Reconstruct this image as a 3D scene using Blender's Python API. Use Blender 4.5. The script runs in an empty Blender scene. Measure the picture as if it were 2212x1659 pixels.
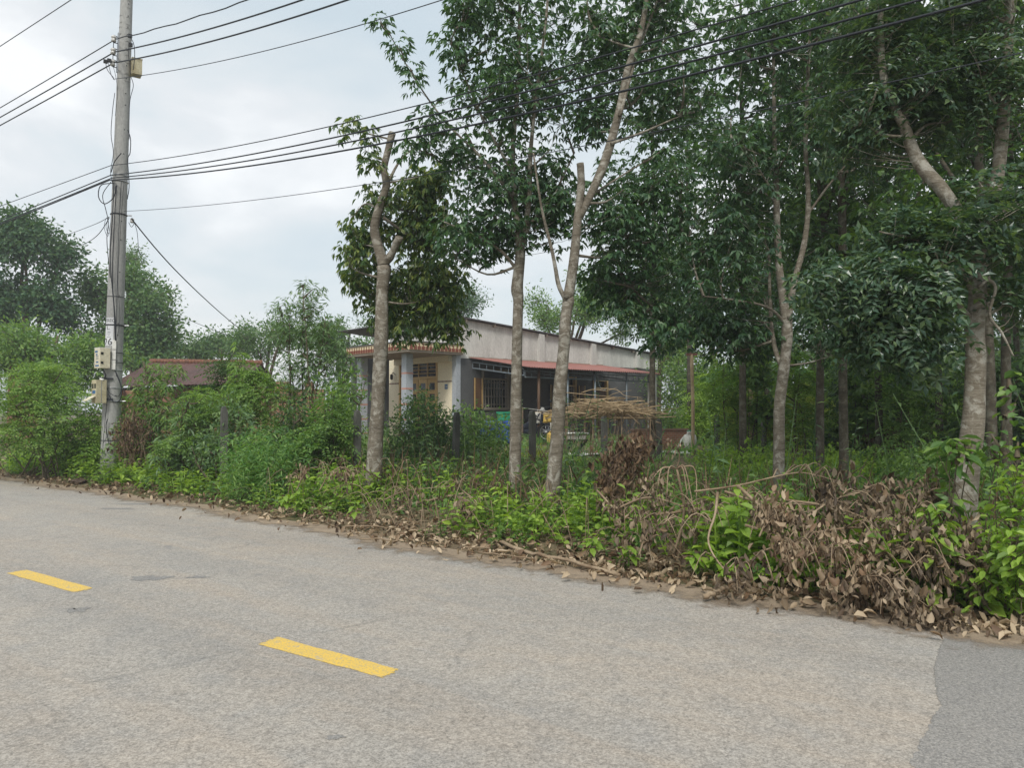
import bpy, math, random
import numpy as np

# ------------------------------------------------------------------ camera, sky, sun, exposure
SC = bpy.context.scene
COL = SC.collection
CAM_H, FPX, CX, CY, HOR = 1.35, 1661.0, 1106.0, 829.5, 885.0
PITCH = math.atan((HOR - CY) / FPX)
cd = bpy.data.cameras.new('camera'); cam = bpy.data.objects.new('camera', cd); COL.objects.link(cam)
cd.sensor_width = 36.0; cd.lens = 36.0 * FPX / 2212.0; cd.clip_start = 0.05; cd.clip_end = 2000
cam.location = (0, 0, CAM_H); cam.rotation_euler = (math.pi / 2 + PITCH, 0, 0)
SC.camera = cam
SUN = np.array((-0.10, -0.62, 0.78)); SUN /= np.linalg.norm(SUN)
wo = bpy.data.worlds.new('World'); SC.world = wo; wo.use_nodes = True
nt = wo.node_tree; nt.nodes.clear()
def N(nt, typ, **kw):
    n = nt.nodes.new(typ)
    for k, v in kw.items():
        if k == 'inp':
            for a, b in v.items(): n.inputs[a].default_value = b
        else: setattr(n, k, v)
    return n
sky = N(nt, 'ShaderNodeTexSky', sky_type='NISHITA', sun_disc=False)
sky.sun_elevation = math.asin(SUN[2]); sky.sun_rotation = math.atan2(SUN[0], SUN[1]); sky.dust_density = 3.0
skm = N(nt, 'ShaderNodeMix', data_type='RGBA', blend_type='MULTIPLY', inp={'Factor': 1.0}); skm.inputs[7].default_value = (.10, .10, .10, 1)
nt.links.new(sky.outputs[0], skm.inputs[6])
tc = N(nt, 'ShaderNodeTexCoord')
mp = N(nt, 'ShaderNodeMapping'); mp.inputs['Scale'].default_value = (1.25, 1.25, 2.7); mp.inputs['Location'].default_value = (2.35, .4, .62)
nt.links.new(tc.outputs['Generated'], mp.inputs[0])
n1 = N(nt, 'ShaderNodeTexNoise', inp={'Scale': 1.9, 'Detail': 7.0, 'Roughness': .52, 'Distortion': .35})
nt.links.new(mp.outputs[0], n1.inputs[0])
rp = N(nt, 'ShaderNodeValToRGB'); nt.links.new(n1.outputs[0], rp.inputs[0])
e = rp.color_ramp.elements
e[0].position = .36; e[0].color = (.375, .43, .46, 1); e[1].position = .66; e[1].color = (.62, .625, .62, 1)
x = e.new(.49); x.color = (.445, .48, .492, 1)
x = e.new(.56); x.color = (.50, .515, .52, 1)
mx = N(nt, 'ShaderNodeMix', data_type='RGBA', inp={'Factor': .86})
nt.links.new(skm.outputs[2], mx.inputs[6]); nt.links.new(rp.outputs[0], mx.inputs[7])
bg = N(nt, 'ShaderNodeBackground', inp={'Strength': 1.0}); ow = N(nt, 'ShaderNodeOutputWorld')
nt.links.new(mx.outputs[2], bg.inputs[0]); nt.links.new(bg.outputs[0], ow.inputs[0])
sl = bpy.data.lights.new('sun', 'SUN'); sl.energy = 1.5; sl.angle = math.radians(14); sl.color = (1, .965, .9)
so = bpy.data.objects.new('sun', sl); COL.objects.link(so)
from mathutils import Vector, Matrix
so.rotation_euler = Vector(-SUN).to_track_quat('-Z', 'Y').to_euler()
vs = SC.view_settings; vs.view_transform = 'Standard'; vs.look = 'None'; vs.gamma = 1; vs.exposure = 0.88; vs.use_curve_mapping = False
SC.cycles.max_bounces = 8; SC.cycles.diffuse_bounces = 3; SC.cycles.transmission_bounces = 4; SC.cycles.use_denoising = True

# ------------------------------------------------------------------ geometry helpers
rng = np.random.default_rng(7); random.seed(7)
def A(*p): return np.array(p, float)
def nrm(v): return v / np.maximum(np.linalg.norm(v, axis=-1, keepdims=True), 1e-9)
def W(px, py, D):                                   # picture point (2212 wide) at distance D -> place
    u, v = (px - CX) / FPX, (CY - py) / FPX
    d = A(u, math.cos(PITCH) - v * math.sin(PITCH), math.sin(PITCH) + v * math.cos(PITCH))
    return A(0, 0, CAM_H) + d * (D / d[1])
def G(px, py, z=0.0):
    p = W(px, py, 1.0) - A(0, 0, CAM_H)
    return A(0, 0, CAM_H) + p * ((z - CAM_H) / p[2])
RDIR = A(-.811, .585); RNOR = A(.585, .811)
def RP(s, t, z=0.0): q = s * RDIR + t * RNOR; return A(q[0], q[1], z)
def edge_t(s): return np.interp(s, [-60, .6, 1.6, 4, 9.7, 17.4, 60], [5.3, 5.38, 5.5, 5.5, 6.15, 6.5, 7.0]) + .05 * np.sin(np.asarray(s) * 2.1) + .03 * np.sin(np.asarray(s) * 5.3 + 1)
def st(x, y): return x * RDIR[0] + y * RDIR[1], x * RNOR[0] + y * RNOR[1]
def gz(x, y):
    s, t = st(np.asarray(x, float), np.asarray(y, float))
    d = t - edge_t(s)
    z = np.interp(d, [-.1, .0, .5, 1.6, 9, 20], [-.03, .004, .06, .20, .35, .35])
    return z + np.where(d > .4, .03 * np.sin(x * 2.3 + 1) * np.sin(y * 1.9), 0)
def onG(px, D, dz=0.0):
    p = W(px, HOR, D); p[2] = gz(p[0], p[1]) + dz; return p

def cat(parts):
    V, T, o = [], [], 0
    for v, t in parts:
        V.append(v); T.append(np.asarray(t) + o); o += len(v)
    return np.concatenate(V), np.concatenate(T)
def crv(P, n):
    P = np.asarray(P, float)
    if len(P) < 3: return P[0] + (P[-1] - P[0]) * np.linspace(0, 1, n)[:, None]
    Q = np.vstack([2 * P[0] - P[1], P, 2 * P[-1] - P[-2]])
    u = np.linspace(0, len(P) - 1 - 1e-6, n); i = u.astype(int); f = (u - i)[:, None]
    a, b, c, d = Q[i], Q[i + 1], Q[i + 2], Q[i + 3]
    return .5 * (2 * b + (c - a) * f + (2 * a - 5 * b + 4 * c - d) * f * f + (3 * b - a - 3 * c + d) * f ** 3)
def tube(P, R, n=6, cap=True):
    P = np.asarray(P, float); m = len(P); R = np.interp(np.linspace(0, 1, m), np.linspace(0, 1, np.size(R)), np.ravel(R)) if np.size(R) > 1 else np.full(m, float(np.ravel(R)[0]))
    T = nrm(np.gradient(P, axis=0)); ax = np.argmin(np.max(np.abs(T), axis=0)); ref = np.eye(3)[ax]
    B = nrm(np.cross(T, ref)); C = np.cross(T, B); a = np.arange(n) * 2 * math.pi / n
    V = (P[:, None] + R[:, None, None] * (np.cos(a)[None, :, None] * B[:, None] + np.sin(a)[None, :, None] * C[:, None])).reshape(-1, 3)
    i = np.arange(m - 1)[:, None] * n; j = np.arange(n)[None]; k = (np.arange(n) + 1) % n
    q = np.stack([i + j, i + k, i + n + k, i + n + j], -1).reshape(-1, 4)
    F = np.concatenate([q[:, [0, 1, 2]], q[:, [0, 2, 3]]])
    if cap:
        V = np.vstack([V, P[0], P[-1]]); jj = np.arange(n); kk = (jj + 1) % n
        F = np.concatenate([F, np.stack([kk, jj, np.full(n, m * n)], 1), np.stack([(m - 1) * n + jj, (m - 1) * n + kk, np.full(n, m * n + 1)], 1)])
    return V, F
def box(x0, x1, y0, y1, z0, z1):
    V = A(*[(x, y, z) for z in (z0, z1) for x, y in ((x0, y0), (x1, y0), (x1, y1), (x0, y1))])
    return V, np.array([(0, 2, 1), (0, 3, 2), (4, 5, 6), (4, 6, 7), (0, 1, 5), (0, 5, 4), (1, 2, 6), (1, 6, 5), (2, 3, 7), (2, 7, 6), (3, 0, 4), (3, 4, 7)])
def prism(pts, off):                                # polygon (convex) swept by an offset
    P = np.asarray(pts, float); n = len(P); V = np.vstack([P, P + np.asarray(off, float)])
    F = [(0, i, i + 1) for i in range(1, n - 1)] + [(n, n + i + 1, n + i) for i in range(1, n - 1)]
    for i in range(n):
        j = (i + 1) % n; F += [(i, n + i, n + j), (i, n + j, j)]
    return V, np.array(F)
def rotz(V, a): c, s = math.cos(a), math.sin(a); return np.asarray(V) @ np.array([[c, s, 0], [-s, c, 0], [0, 0, 1]])
def ring(c, axis, R, r, n=20, m=6):
    axis = nrm(A(*axis)); b = nrm(np.cross(axis, A(.31, .77, .55))); d = np.cross(axis, b)
    a = np.linspace(0, 2 * math.pi, n + 1); P = A(*c) + R * (np.cos(a)[:, None] * b + np.sin(a)[:, None] * d)
    return tube(P, r, m, False)
def revolve(prof, n=20):
    pr = np.asarray(prof, float); a = np.arange(n) * 2 * math.pi / n; m = len(pr)
    V = np.stack([pr[:, :1] * np.cos(a), pr[:, :1] * np.sin(a), np.repeat(pr[:, 1:2], n, 1)], -1).reshape(-1, 3)
    i = np.arange(m - 1)[:, None] * n; j = np.arange(n)[None]; k = (np.arange(n) + 1) % n
    q = np.stack([i + j, i + k, i + n + k, i + n + j], -1).reshape(-1, 4)
    return V, np.concatenate([q[:, [0, 1, 2]], q[:, [0, 2, 3]]])

def mesh(name, VT, mat, smooth=False):
    V, T = VT; me = bpy.data.meshes.new(name); n, m = len(V), len(T)
    me.vertices.add(n); me.vertices.foreach_set('co', np.ascontiguousarray(V, dtype=np.float32).ravel())
    me.loops.add(m * 3); me.loops.foreach_set('vertex_index', np.ascontiguousarray(T, dtype=np.int32).ravel())
    me.polygons.add(m); me.polygons.foreach_set('loop_start', np.arange(0, m * 3, 3, dtype=np.int32))
    try: me.polygons.foreach_set('loop_total', np.full(m, 3, dtype=np.int32))
    except Exception: pass
    me.polygons.foreach_set('use_smooth', np.full(m, smooth))
    me.update(calc_edges=True); me.validate()
    if mat: me.materials.append(mat)
    return me
def link(name, data, parent=None, loc=None):
    o = bpy.data.objects.new(name, data); COL.objects.link(o)
    if parent: o.parent = parent
    if loc is not None: o.location = tuple(loc)
    return o
def tag(o, label=None, cat_=None, group=None, kind=None):
    if label: o['label'] = label
    if cat_: o['category'] = cat_
    if group: o['group'] = group
    if kind: o['kind'] = kind
    return o
def thing(name, label, cat_, loc, group=None, rz=0):
    o = link(name, None, None, loc); o.empty_display_size = .2; o.rotation_euler = (0, 0, rz)
    return tag(o, label, cat_, group)
def part(name, VT, mat, parent, smooth=False, origin=None):   # VT in the place's coordinates when origin is given
    V, T = VT
    if origin is not None: V = V - np.asarray(origin)
    return link(name, mesh(name, (V, T), mat, smooth), parent)
def copy_tree(o, parent=None):
    c = o.copy(); COL.objects.link(c); c.parent = parent
    for ch in o.children: copy_tree(ch, c)
    return c

RDIR_X, RDIR_Y = -.811, .585
# ------------------------------------------------------------------ materials
def newmat(name):
    m = bpy.data.materials.new(name); m.use_nodes = True; nt = m.node_tree; nt.nodes.clear()
    return m, nt, N(nt, 'ShaderNodeOutputMaterial')
def ramp(nt, src, cols, lo=0.0, hi=1.0, const=False):
    r = N(nt, 'ShaderNodeValToRGB'); nt.links.new(src, r.inputs[0]); e = r.color_ramp.elements
    if const: r.color_ramp.interpolation = 'CONSTANT'
    n = len(cols)
    for i, c in enumerate(cols):
        p = lo + (hi - lo) * i / max(1, n - 1)
        el = e[i] if i < 2 else e.new(p)
        el.position = p; el.color = (*c, 1)
    return r.outputs[0]
def coords(nt, scale=(1, 1, 1), kind='Object'):
    t = N(nt, 'ShaderNodeTexCoord'); m = N(nt, 'ShaderNodeMapping'); m.inputs['Scale'].default_value = scale
    nt.links.new(t.outputs[kind], m.inputs[0]); return m.outputs[0]
def noise(nt, vec, s, d=4, r=.6, dist=0): n = N(nt, 'ShaderNodeTexNoise', inp={'Scale': s, 'Detail': d, 'Roughness': r, 'Distortion': dist}); nt.links.new(vec, n.inputs[0]); return n.outputs[0]
def mix(nt, f, a, b, mode='MIX'):
    m = N(nt, 'ShaderNodeMix', data_type='RGBA', blend_type=mode)
    for s, i in ((f, 0), (a, 6), (b, 7)):
        if isinstance(s, (int, float)): m.inputs[i].default_value = s
        elif isinstance(s, tuple): m.inputs[i].default_value = (*s, 1)
        else: nt.links.new(s, m.inputs[i])
    return m.outputs[2]
def bsdf(nt, out, col, rough=.8, spec=.3, bump=None, bs=.3, bd=.01, metal=0):
    b = N(nt, 'ShaderNodeBsdfPrincipled', inp={'Roughness': rough, 'Specular IOR Level': spec, 'Metallic': metal})
    if isinstance(col, tuple): b.inputs[0].default_value = (*col, 1)
    else: nt.links.new(col, b.inputs[0])
    if bump is not None:
        u = N(nt, 'ShaderNodeBump', inp={'Strength': bs, 'Distance': bd}); nt.links.new(bump, u.inputs['Height']); nt.links.new(u.outputs[0], b.inputs['Normal'])
    if out: nt.links.new(b.outputs[0], out.inputs[0])
    return b
GAIN = 1.6
def leafmat(name, cols, trans=.3, rough=.42, spec=.4, tcol=None, gain=None):
    cols = [tuple(min(.6, k * (GAIN if tcol is None else 1.15)) for k in c) for c in cols]; trans = trans + .06
    m, nt, out = newmat(name); g = N(nt, 'ShaderNodeNewGeometry')
    c = ramp(nt, g.outputs['Random Per Island'], cols)
    nz = noise(nt, coords(nt), 26, 2)
    c = mix(nt, ramp(nt, nz, [(.0,) * 3, (.4,) * 3], .45, .8), c, (.6, .6, .5), 'MULTIPLY')
    b = bsdf(nt, None, c, rough, spec)
    t = N(nt, 'ShaderNodeBsdfTranslucent'); nt.links.new(mix(nt, 1.0, c, tcol or (1.5, 1.5, .55), 'MULTIPLY'), t.inputs[0])
    x = N(nt, 'ShaderNodeMixShader', inp={0: trans}); nt.links.new(b.outputs[0], x.inputs[1]); nt.links.new(t.outputs[0], x.inputs[2]); nt.links.new(x.outputs[0], out.inputs[0])
    return m
def stained(name, col, col2, s=3, rough=.85, bs=.3, bd=.01, fine=60, scale=(1, 1, 1), spec=.25, lo=.35, hi=.7, metal=0):
    m, nt, out = newmat(name); v = coords(nt, scale)
    a = noise(nt, v, s, 5); f = noise(nt, v, fine, 3)
    c = mix(nt, ramp(nt, a, [(0,) * 3, (1,) * 3], lo, hi), col, col2)
    c = mix(nt, .5, c, ramp(nt, f, [(.6,) * 3, (1.2,) * 3], .3, .7), 'MULTIPLY')
    bsdf(nt, out, c, rough, spec, f, bs, bd, metal); return m
def plain(name, col, rough=.6, spec=.4, metal=0): return stained(name, col, tuple(k * .8 for k in col), 4, rough, .1, .003, 40, spec=spec, metal=metal)

def barkmat(name, base, dark, pale, zs=5):
    m, nt, out = newmat(name); v = coords(nt, (1, 1, zs)); v1 = coords(nt)
    a = noise(nt, v, 9, 8, .72, .8); b = noise(nt, v1, 9, 7, .7, .6); f = noise(nt, v, 40, 6, .75)
    c = mix(nt, ramp(nt, a, [(0,) * 3, (1,) * 3], .38, .66), base, dark)
    c = mix(nt, ramp(nt, b, [(0,) * 3, (.8,) * 3], .50, .60), c, pale)
    c = mix(nt, ramp(nt, noise(nt, v1, 2.2, 5, .6), [(0,) * 3, (.55,) * 3], .5, .66), c, tuple(k * .8 for k in dark))
    c = mix(nt, .6, c, ramp(nt, f, [(.5,) * 3, (1.25,) * 3], .3, .7), 'MULTIPLY')
    h = mix(nt, .5, a, f)
    bsdf(nt, out, c, .9, .15, h, .9, .012); return m
M = {}
M['bark'] = barkmat('bark_grey', (.25, .22, .175), (.105, .088, .064), (.42, .40, .345))
M['bark_pale'] = barkmat('bark_pale', (.32, .285, .23), (.15, .125, .09), (.50, .48, .42), 6)
M['bark_dark'] = barkmat('bark_dark', (.11, .095, .07), (.05, .043, .033), (.17, .165, .13), 3)
M['bark_brown'] = barkmat('bark_brown', (.17, .125, .085), (.08, .055, .038), (.25, .21, .16), 2)
M['twig'] = stained('twig_bark', (.15, .125, .085), (.08, .06, .04), 8)
M['stick'] = stained('dry_stick', (.36, .28, .19), (.17, .115, .07), 6)
M['straw'] = stained('dry_straw', (.52, .40, .25), (.27, .19, .11), 5)
M['rubber_leaf'] = leafmat('rubber_leaf', [(.022, .054, .030), (.034, .077, .037), (.047, .099, .044), (.070, .130, .047)], .32, .38, .5)  # green lifted and tinted bluish, painting glare into the leaf colour
M['grove_leaf'] = leafmat('grove_leaf', [(.021, .050, .031), (.032, .070, .037), (.043, .089, .042), (.062, .115, .046)], .36, .4, .5)  # glare over the canopy is put into these leaf tones too
M['deep_leaf'] = leafmat('deep_leaf', [(.020, .050, .022), (.036, .075, .028), (.055, .105, .034), (.085, .14, .04)], .35, .45, .4)
M['olive_leaf'] = leafmat('olive_leaf', [(.026, .060, .024), (.044, .084, .028), (.075, .118, .032), (.16, .19, .045)], .34, .4, .45)
M['pinnate_leaf'] = leafmat('pinnate_leaf', [(.026, .056, .036), (.036, .070, .042), (.048, .086, .046), (.085, .125, .05)], .28, .33, .55)
M['far_leaf'] = leafmat('far_leaf', [(.036, .082, .034), (.055, .112, .042), (.078, .138, .050), (.11, .17, .06)], .3, .5, .3)
M['far_dark'] = leafmat('far_dark_leaf', [(.024, .06, .034), (.038, .084, .042), (.055, .108, .05), (.078, .13, .055)], .3, .5, .3)
M['shrub_leaf'] = leafmat('shrub_leaf', [(.045, .095, .030), (.070, .135, .036), (.105, .18, .045), (.155, .235, .06)], .35, .45, .4)
M['fern_leaf'] = leafmat('fern_leaf', [(.065, .125, .03), (.09, .165, .036), (.125, .205, .046), (.17, .25, .06)], .36, .45, .4)
M['lime_leaf'] = leafmat('lime_leaf', [(.085, .15, .028), (.125, .205, .034), (.165, .26, .042), (.22, .31, .055)], .38, .45, .4)
M['yellow_leaf'] = leafmat('yellow_leaf', [(.10, .145, .028), (.15, .195, .032), (.21, .245, .04), (.18, .225, .042)], .4, .5, .3)
M['willow_leaf'] = leafmat('willow_leaf', [(.045, .090, .045), (.07, .125, .055), (.10, .165, .07), (.14, .21, .085)], .33, .42, .45)
M['grass'] = leafmat('grass_blade', [(.045, .11, .035), (.07, .155, .042), (.105, .20, .05), (.16, .235, .07)], .35, .45, .4)
M['banana'] = leafmat('banana_leaf', [(.035, .085, .03), (.05, .11, .036), (.07, .14, .046)], .4, .35, .5)
M['dry_leaf'] = leafmat('dry_leaf', [(.05, .037, .027), (.095, .071, .049), (.15, .112, .077), (.23, .175, .12), (.38, .30, .21), (.10, .075, .05), (.20, .135, .078)], .15, .6, .3, (1.2, 1, .7))
M['brown_leaf'] = leafmat('brown_leaf', [(.045, .030, .020), (.085, .056, .036), (.14, .092, .056), (.20, .135, .08)], .15, .6, .25, (1.2, 1, .7))
M['pale_leaf'] = leafmat('pale_fallen_leaf', [(.14, .10, .06), (.24, .175, .11), (.35, .27, .18), (.45, .36, .25), (.19, .12, .07), (.09, .06, .04)], .12, .6, .3, (1.1, 1, .8))

def m_asphalt(name, ca, cb, cc, fine=95, spk=.5, dust=True):
    m, nt, out = newmat(name); v = coords(nt)
    big = noise(nt, v, .55, 5, .6, .3); mid = noise(nt, v, 4.5, 5, .62); sp = noise(nt, v, fine, 3, .75); sp2 = noise(nt, v, fine * .36, 4, .7)
    vo = N(nt, 'ShaderNodeTexVoronoi', inp={'Scale': fine * .8}); nt.links.new(v, vo.inputs[0])
    c = mix(nt, ramp(nt, big, [(0,) * 3, (1,) * 3], .36, .64), ca, cb)
    c = mix(nt, ramp(nt, mid, [(0,) * 3, (.6,) * 3], .44, .75), c, cc)
    c = mix(nt, .75, c, ramp(nt, sp, [(.34,) * 3, (.97,) * 3, (1.46,) * 3], .30, .70), 'MULTIPLY')
    c = mix(nt, .55, c, ramp(nt, sp2, [(.5,) * 3, (1.3,) * 3], .36, .64), 'MULTIPLY')
    c = mix(nt, ramp(nt, vo.outputs['Color'], [(0,) * 3, (0,) * 3, (spk,) * 3], .0, 1.0), c, (.56, .52, .46))
    tar = noise(nt, v, 2.3, 2, .4); c = mix(nt, ramp(nt, tar, [(.4,) * 3, (0,) * 3], .22, .255), c, (.13, .135, .15))
    if dust:      # wheel tracks polished darker along the road, brown dust between and towards the edge
        rm = N(nt, 'ShaderNodeMapping'); rm.inputs['Rotation'].default_value = (0, 0, -math.atan2(RDIR_Y, RDIR_X)); nt.links.new(v, rm.inputs[0])
        sx = N(nt, 'ShaderNodeSeparateXYZ'); nt.links.new(rm.outputs[0], sx.inputs[0]); wv = N(nt, 'ShaderNodeMapping'); wv.inputs['Scale'].default_value = (.12, 1.5, 1); nt.links.new(rm.outputs[0], wv.inputs[0])
        c = mix(nt, ramp(nt, noise(nt, wv.outputs[0], 1.0, 4, .6), [(0,) * 3, (.5,) * 3], .42, .7), c, mix(nt, 1.0, c, (.76, .77, .79), 'MULTIPLY'))
        c = mix(nt, ramp(nt, noise(nt, wv.outputs[0], 1.3, 5, .65, .5), [(.5,) * 3, (0,) * 3], .34, .52), c, mix(nt, 1.0, c, (1.12, 1.02, .92), 'MULTIPLY'))
        vc = N(nt, 'ShaderNodeTexVoronoi', feature='DISTANCE_TO_EDGE', inp={'Scale': .55}); wn = noise(nt, v, 2.2, 6, .7); va = N(nt, 'ShaderNodeVectorMath', operation='ADD'); nt.links.new(v, va.inputs[0]); wm = mix(nt, 1.0, wn, (.9, .9, .9), 'MULTIPLY'); nt.links.new(wm, va.inputs[1]); nt.links.new(va.outputs[0], vc.inputs[0])
        c = mix(nt, mix(nt, 1.0, ramp(nt, vc.outputs[0], [(.55,) * 3, (0,) * 3], .0, .012), ramp(nt, noise(nt, v, .8, 3), [(0,) * 3, (1,) * 3], .5, .62), 'MULTIPLY'), c, (.12, .115, .105))
    h = mix(nt, .5, sp, sp2)
    bsdf(nt, out, c, .88, .22, h, .55, .006); return m
M['asphalt'] = m_asphalt('asphalt', (.365, .328, .282), (.325, .308, .28), (.275, .272, .262), 130, .35)
M['asphalt_new'] = m_asphalt('asphalt_patch', (.25, .24, .225), (.235, .228, .215), (.215, .21, .205), 170, .35, False)
def ragged(m, amp, scale):      # wears the outline of a painted or patched sheet away with noise
    nt = m.node_tree; out = [n for n in nt.nodes if n.type == 'OUTPUT_MATERIAL'][0]; src = out.inputs[0].links[0].from_socket; at = N(nt, 'ShaderNodeAttribute', attribute_name='fade')
    nz = N(nt, 'ShaderNodeMath', operation='MULTIPLY_ADD'); nt.links.new(noise(nt, coords(nt), scale, 5, .7), nz.inputs[0]); nz.inputs[1].default_value = -amp; nt.links.new(at.outputs['Fac'], nz.inputs[2])
    sb = N(nt, 'ShaderNodeMath', operation='ADD', inp={1: amp * .42}); nt.links.new(nz.outputs[0], sb.inputs[0])
    gt = N(nt, 'ShaderNodeMath', operation='GREATER_THAN', inp={1: 0.0}); nt.links.new(sb.outputs[0], gt.inputs[0]); tp = N(nt, 'ShaderNodeBsdfTransparent'); xs = N(nt, 'ShaderNodeMixShader'); nt.links.new(gt.outputs[0], xs.inputs[0]); nt.links.new(tp.outputs[0], xs.inputs[1]); nt.links.new(src, xs.inputs[2]); nt.links.new(xs.outputs[0], out.inputs[0])
M['tar'] = m_asphalt('tar_spot', (.25, .24, .225), (.235, .23, .22), (.21, .21, .21), 150, .2, False)
m, nt, out = newmat('road_paint'); v = coords(nt)
c = mix(nt, ramp(nt, noise(nt, v, 9, 5), [(0,) * 3, (.5,) * 3], .45, .75), (.70, .47, .085), (.56, .40, .11))
c = mix(nt, ramp(nt, noise(nt, v, 75, 4, .75), [(.9,) * 3, (0,) * 3], .36, .52), c, (.33, .29, .2))
c = mix(nt, ramp(nt, noise(nt, v, 14, 6, .7), [(.7,) * 3, (0,) * 3], .36, .44), c, (.36, .33, .28))
bsdf(nt, out, c, .75, .3, noise(nt, v, 90, 3), .3, .004); M['paint'] = m
ragged(M['paint'], .26, 70); ragged(M['tar'], .8, 25); ragged(M['asphalt_new'], .035, 30)
m, nt, out = newmat('soil'); v = coords(nt)
c = mix(nt, ramp(nt, noise(nt, v, .7, 5), [(0,) * 3, (1,) * 3], .4, .62), (.19, .145, .10), (.075, .085, .035))
c = mix(nt, ramp(nt, noise(nt, v, 7, 5), [(0,) * 3, (.8,) * 3], .45, .7), c, (.27, .20, .13))
c = mix(nt, .8, c, ramp(nt, noise(nt, v, 38, 4, .8), [(.35,) * 3, (1.4,) * 3], .3, .7), 'MULTIPLY')
bsdf(nt, out, c, .95, .1, noise(nt, v, 22, 5, .75), .9, .03); M['soil'] = m
m, nt, out = newmat('road_dust'); v = coords(nt); at = N(nt, 'ShaderNodeAttribute', attribute_name='fade')
c = mix(nt, ramp(nt, noise(nt, v, 3, 5), [(0,) * 3, (1,) * 3], .35, .7), (.33, .265, .195), (.25, .195, .14)); c = mix(nt, .7, c, ramp(nt, noise(nt, v, 70, 4, .75), [(.5,) * 3, (1.3,) * 3], .3, .7), 'MULTIPLY')
b_ = bsdf(nt, None, c, .95, .1, noise(nt, v, 60, 3), .5, .008)
ad = N(nt, 'ShaderNodeMath', operation='ADD'); nt.links.new(at.outputs['Fac'], ad.inputs[0]); nt.links.new(noise(nt, v, 5, 8, .72), ad.inputs[1])
al = ramp(nt, ad.outputs[0], [(0,) * 3, (1,) * 3], .72, 1.0); tp = N(nt, 'ShaderNodeBsdfTransparent'); xs_ = N(nt, 'ShaderNodeMixShader'); nt.links.new(al, xs_.inputs[0]); nt.links.new(tp.outputs[0], xs_.inputs[1]); nt.links.new(b_.outputs[0], xs_.inputs[2]); nt.links.new(xs_.outputs[0], out.inputs[0]); M['dust'] = m
M['concrete'] = stained('pole_concrete', (.36, .36, .345), (.25, .25, .245), 2.2, .9, .25, .004, 50, (1, 1, .35), lo=.4, hi=.75)
M['post'] = stained('fence_concrete', (.13, .125, .115), (.055, .06, .05), 5, .95, .6, .008, 40, (1, 1, .5))
M['gable'] = stained('gable_plaster', (.61, .605, .57), (.44, .435, .405), 1.6, .9, .2, .004, 30, (1.6, 1, .35), lo=.4, hi=.72)
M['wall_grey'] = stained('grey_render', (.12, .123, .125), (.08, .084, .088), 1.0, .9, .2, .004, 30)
M['cream'] = stained('cream_tiles', (.84, .76, .57), (.76, .67, .49), 1.4, .45, .05, .003, 25, spec=.4)
M['bluegrey'] = stained('blue_grey_tiles', (.44, .475, .51), (.37, .40, .44), 2, .4, .05, .003, 25, spec=.4)
M['pinkband'] = plain('pink_band', (.55, .30, .24), .5)
M['redtrim'] = plain('red_trim', (.24, .07, .045), .6)
M['fascia'] = plain('cream_fascia', (.76, .66, .43), .6)
M['slab'] = stained('slab_plaster', (.36, .31, .25), (.25, .21, .17), 2)
M['wood'] = stained('varnished_wood', (.58, .40, .17), (.45, .29, .11), 3, .4, .2, .003, 40, (1, 1, .2), spec=.5)
M['wood_dark'] = stained('dark_wood', (.13, .075, .042), (.07, .042, .026), 3, .5, .2, .003, 40, (1, 1, .2))
M['pane'] = plain('dark_glass', (.012, .015, .02), .12, .6)
M['steel'] = plain('blue_grey_steel', (.19, .23, .26), .5, .5, .2)
M['iron'] = plain('dark_iron', (.05, .052, .058), .5, .5, .5)
M['galv'] = plain('galvanised_band', (.42, .43, .44), .4, .5, .6)
M['barpaint'] = plain('window_bar_paint', (.30, .27, .22), .5)
M['cable'] = plain('black_cable', (.012, .015, .022), .5, .4)
M['cable_thin'] = plain('grey_cable', (.035, .04, .05), .5, .4)
M['porcelain'] = plain('porcelain', (.62, .61, .58), .25, .6)
M['box'] = stained('meter_box_plastic', (.66, .61, .47), (.55, .49, .35), 5, .5, .05, .002, 30, spec=.4)
M['box_dirty'] = stained('dirty_meter_box', (.53, .48, .33), (.36, .31, .19), 6, .6, .1, .003, 30)
M['white'] = plain('white_plastic', (.72, .71, .67), .4)
M['paper'] = stained('poster_paper', (.64, .65, .66), (.52, .53, .55), 5, .7)
M['ink'] = plain('black_ink', (.02, .02, .022), .7)
M['inkgrey'] = plain('grey_ink', (.22, .24, .27), .7)
M['blueink'] = plain('blue_print', (.05, .14, .30), .5)
M['blackplastic'] = plain('black_plastic', (.02, .02, .022), .4)
m, nt, out = newmat('rusty_red_sheet'); v = coords(nt)
c = mix(nt, ramp(nt, noise(nt, v, .9, 5), [(0,) * 3, (1,) * 3], .35, .7), (.125, .06, .05), (.08, .047, .042))
c = mix(nt, .45, c, ramp(nt, noise(nt, coords(nt, (6, .5, .5)), 3, 4), [(.55,) * 3, (1.25,) * 3], .3, .7), 'MULTIPLY')
bsdf(nt, out, c, .6, .3); M['redroof'] = m
M['leanroof'] = stained('faded_red_sheet', (.31, .14, .115), (.25, .11, .095), 2, .55, .1, .003, 30)
M['roofgrey'] = plain('dark_sheet_roof', (.10, .095, .10), .6)
M['terracotta'] = stained('terracotta', (.25, .115, .07), (.13, .07, .048), 9)
m, nt, out = newmat('brick'); v = coords(nt, (1, 1, 1))
bt = N(nt, 'ShaderNodeTexBrick', inp={'Scale': 4.5, 'Mortar Size': .02, 'Color1': (.36, .17, .10, 1), 'Color2': (.26, .125, .08, 1), 'Mortar': (.3, .27, .23, 1)})
mpp = N(nt, 'ShaderNodeMapping'); mpp.inputs['Rotation'].default_value = (math.pi / 2, 0, 0); nt.links.new(v, mpp.inputs[0]); nt.links.new(mpp.outputs[0], bt.inputs[0])
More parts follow.
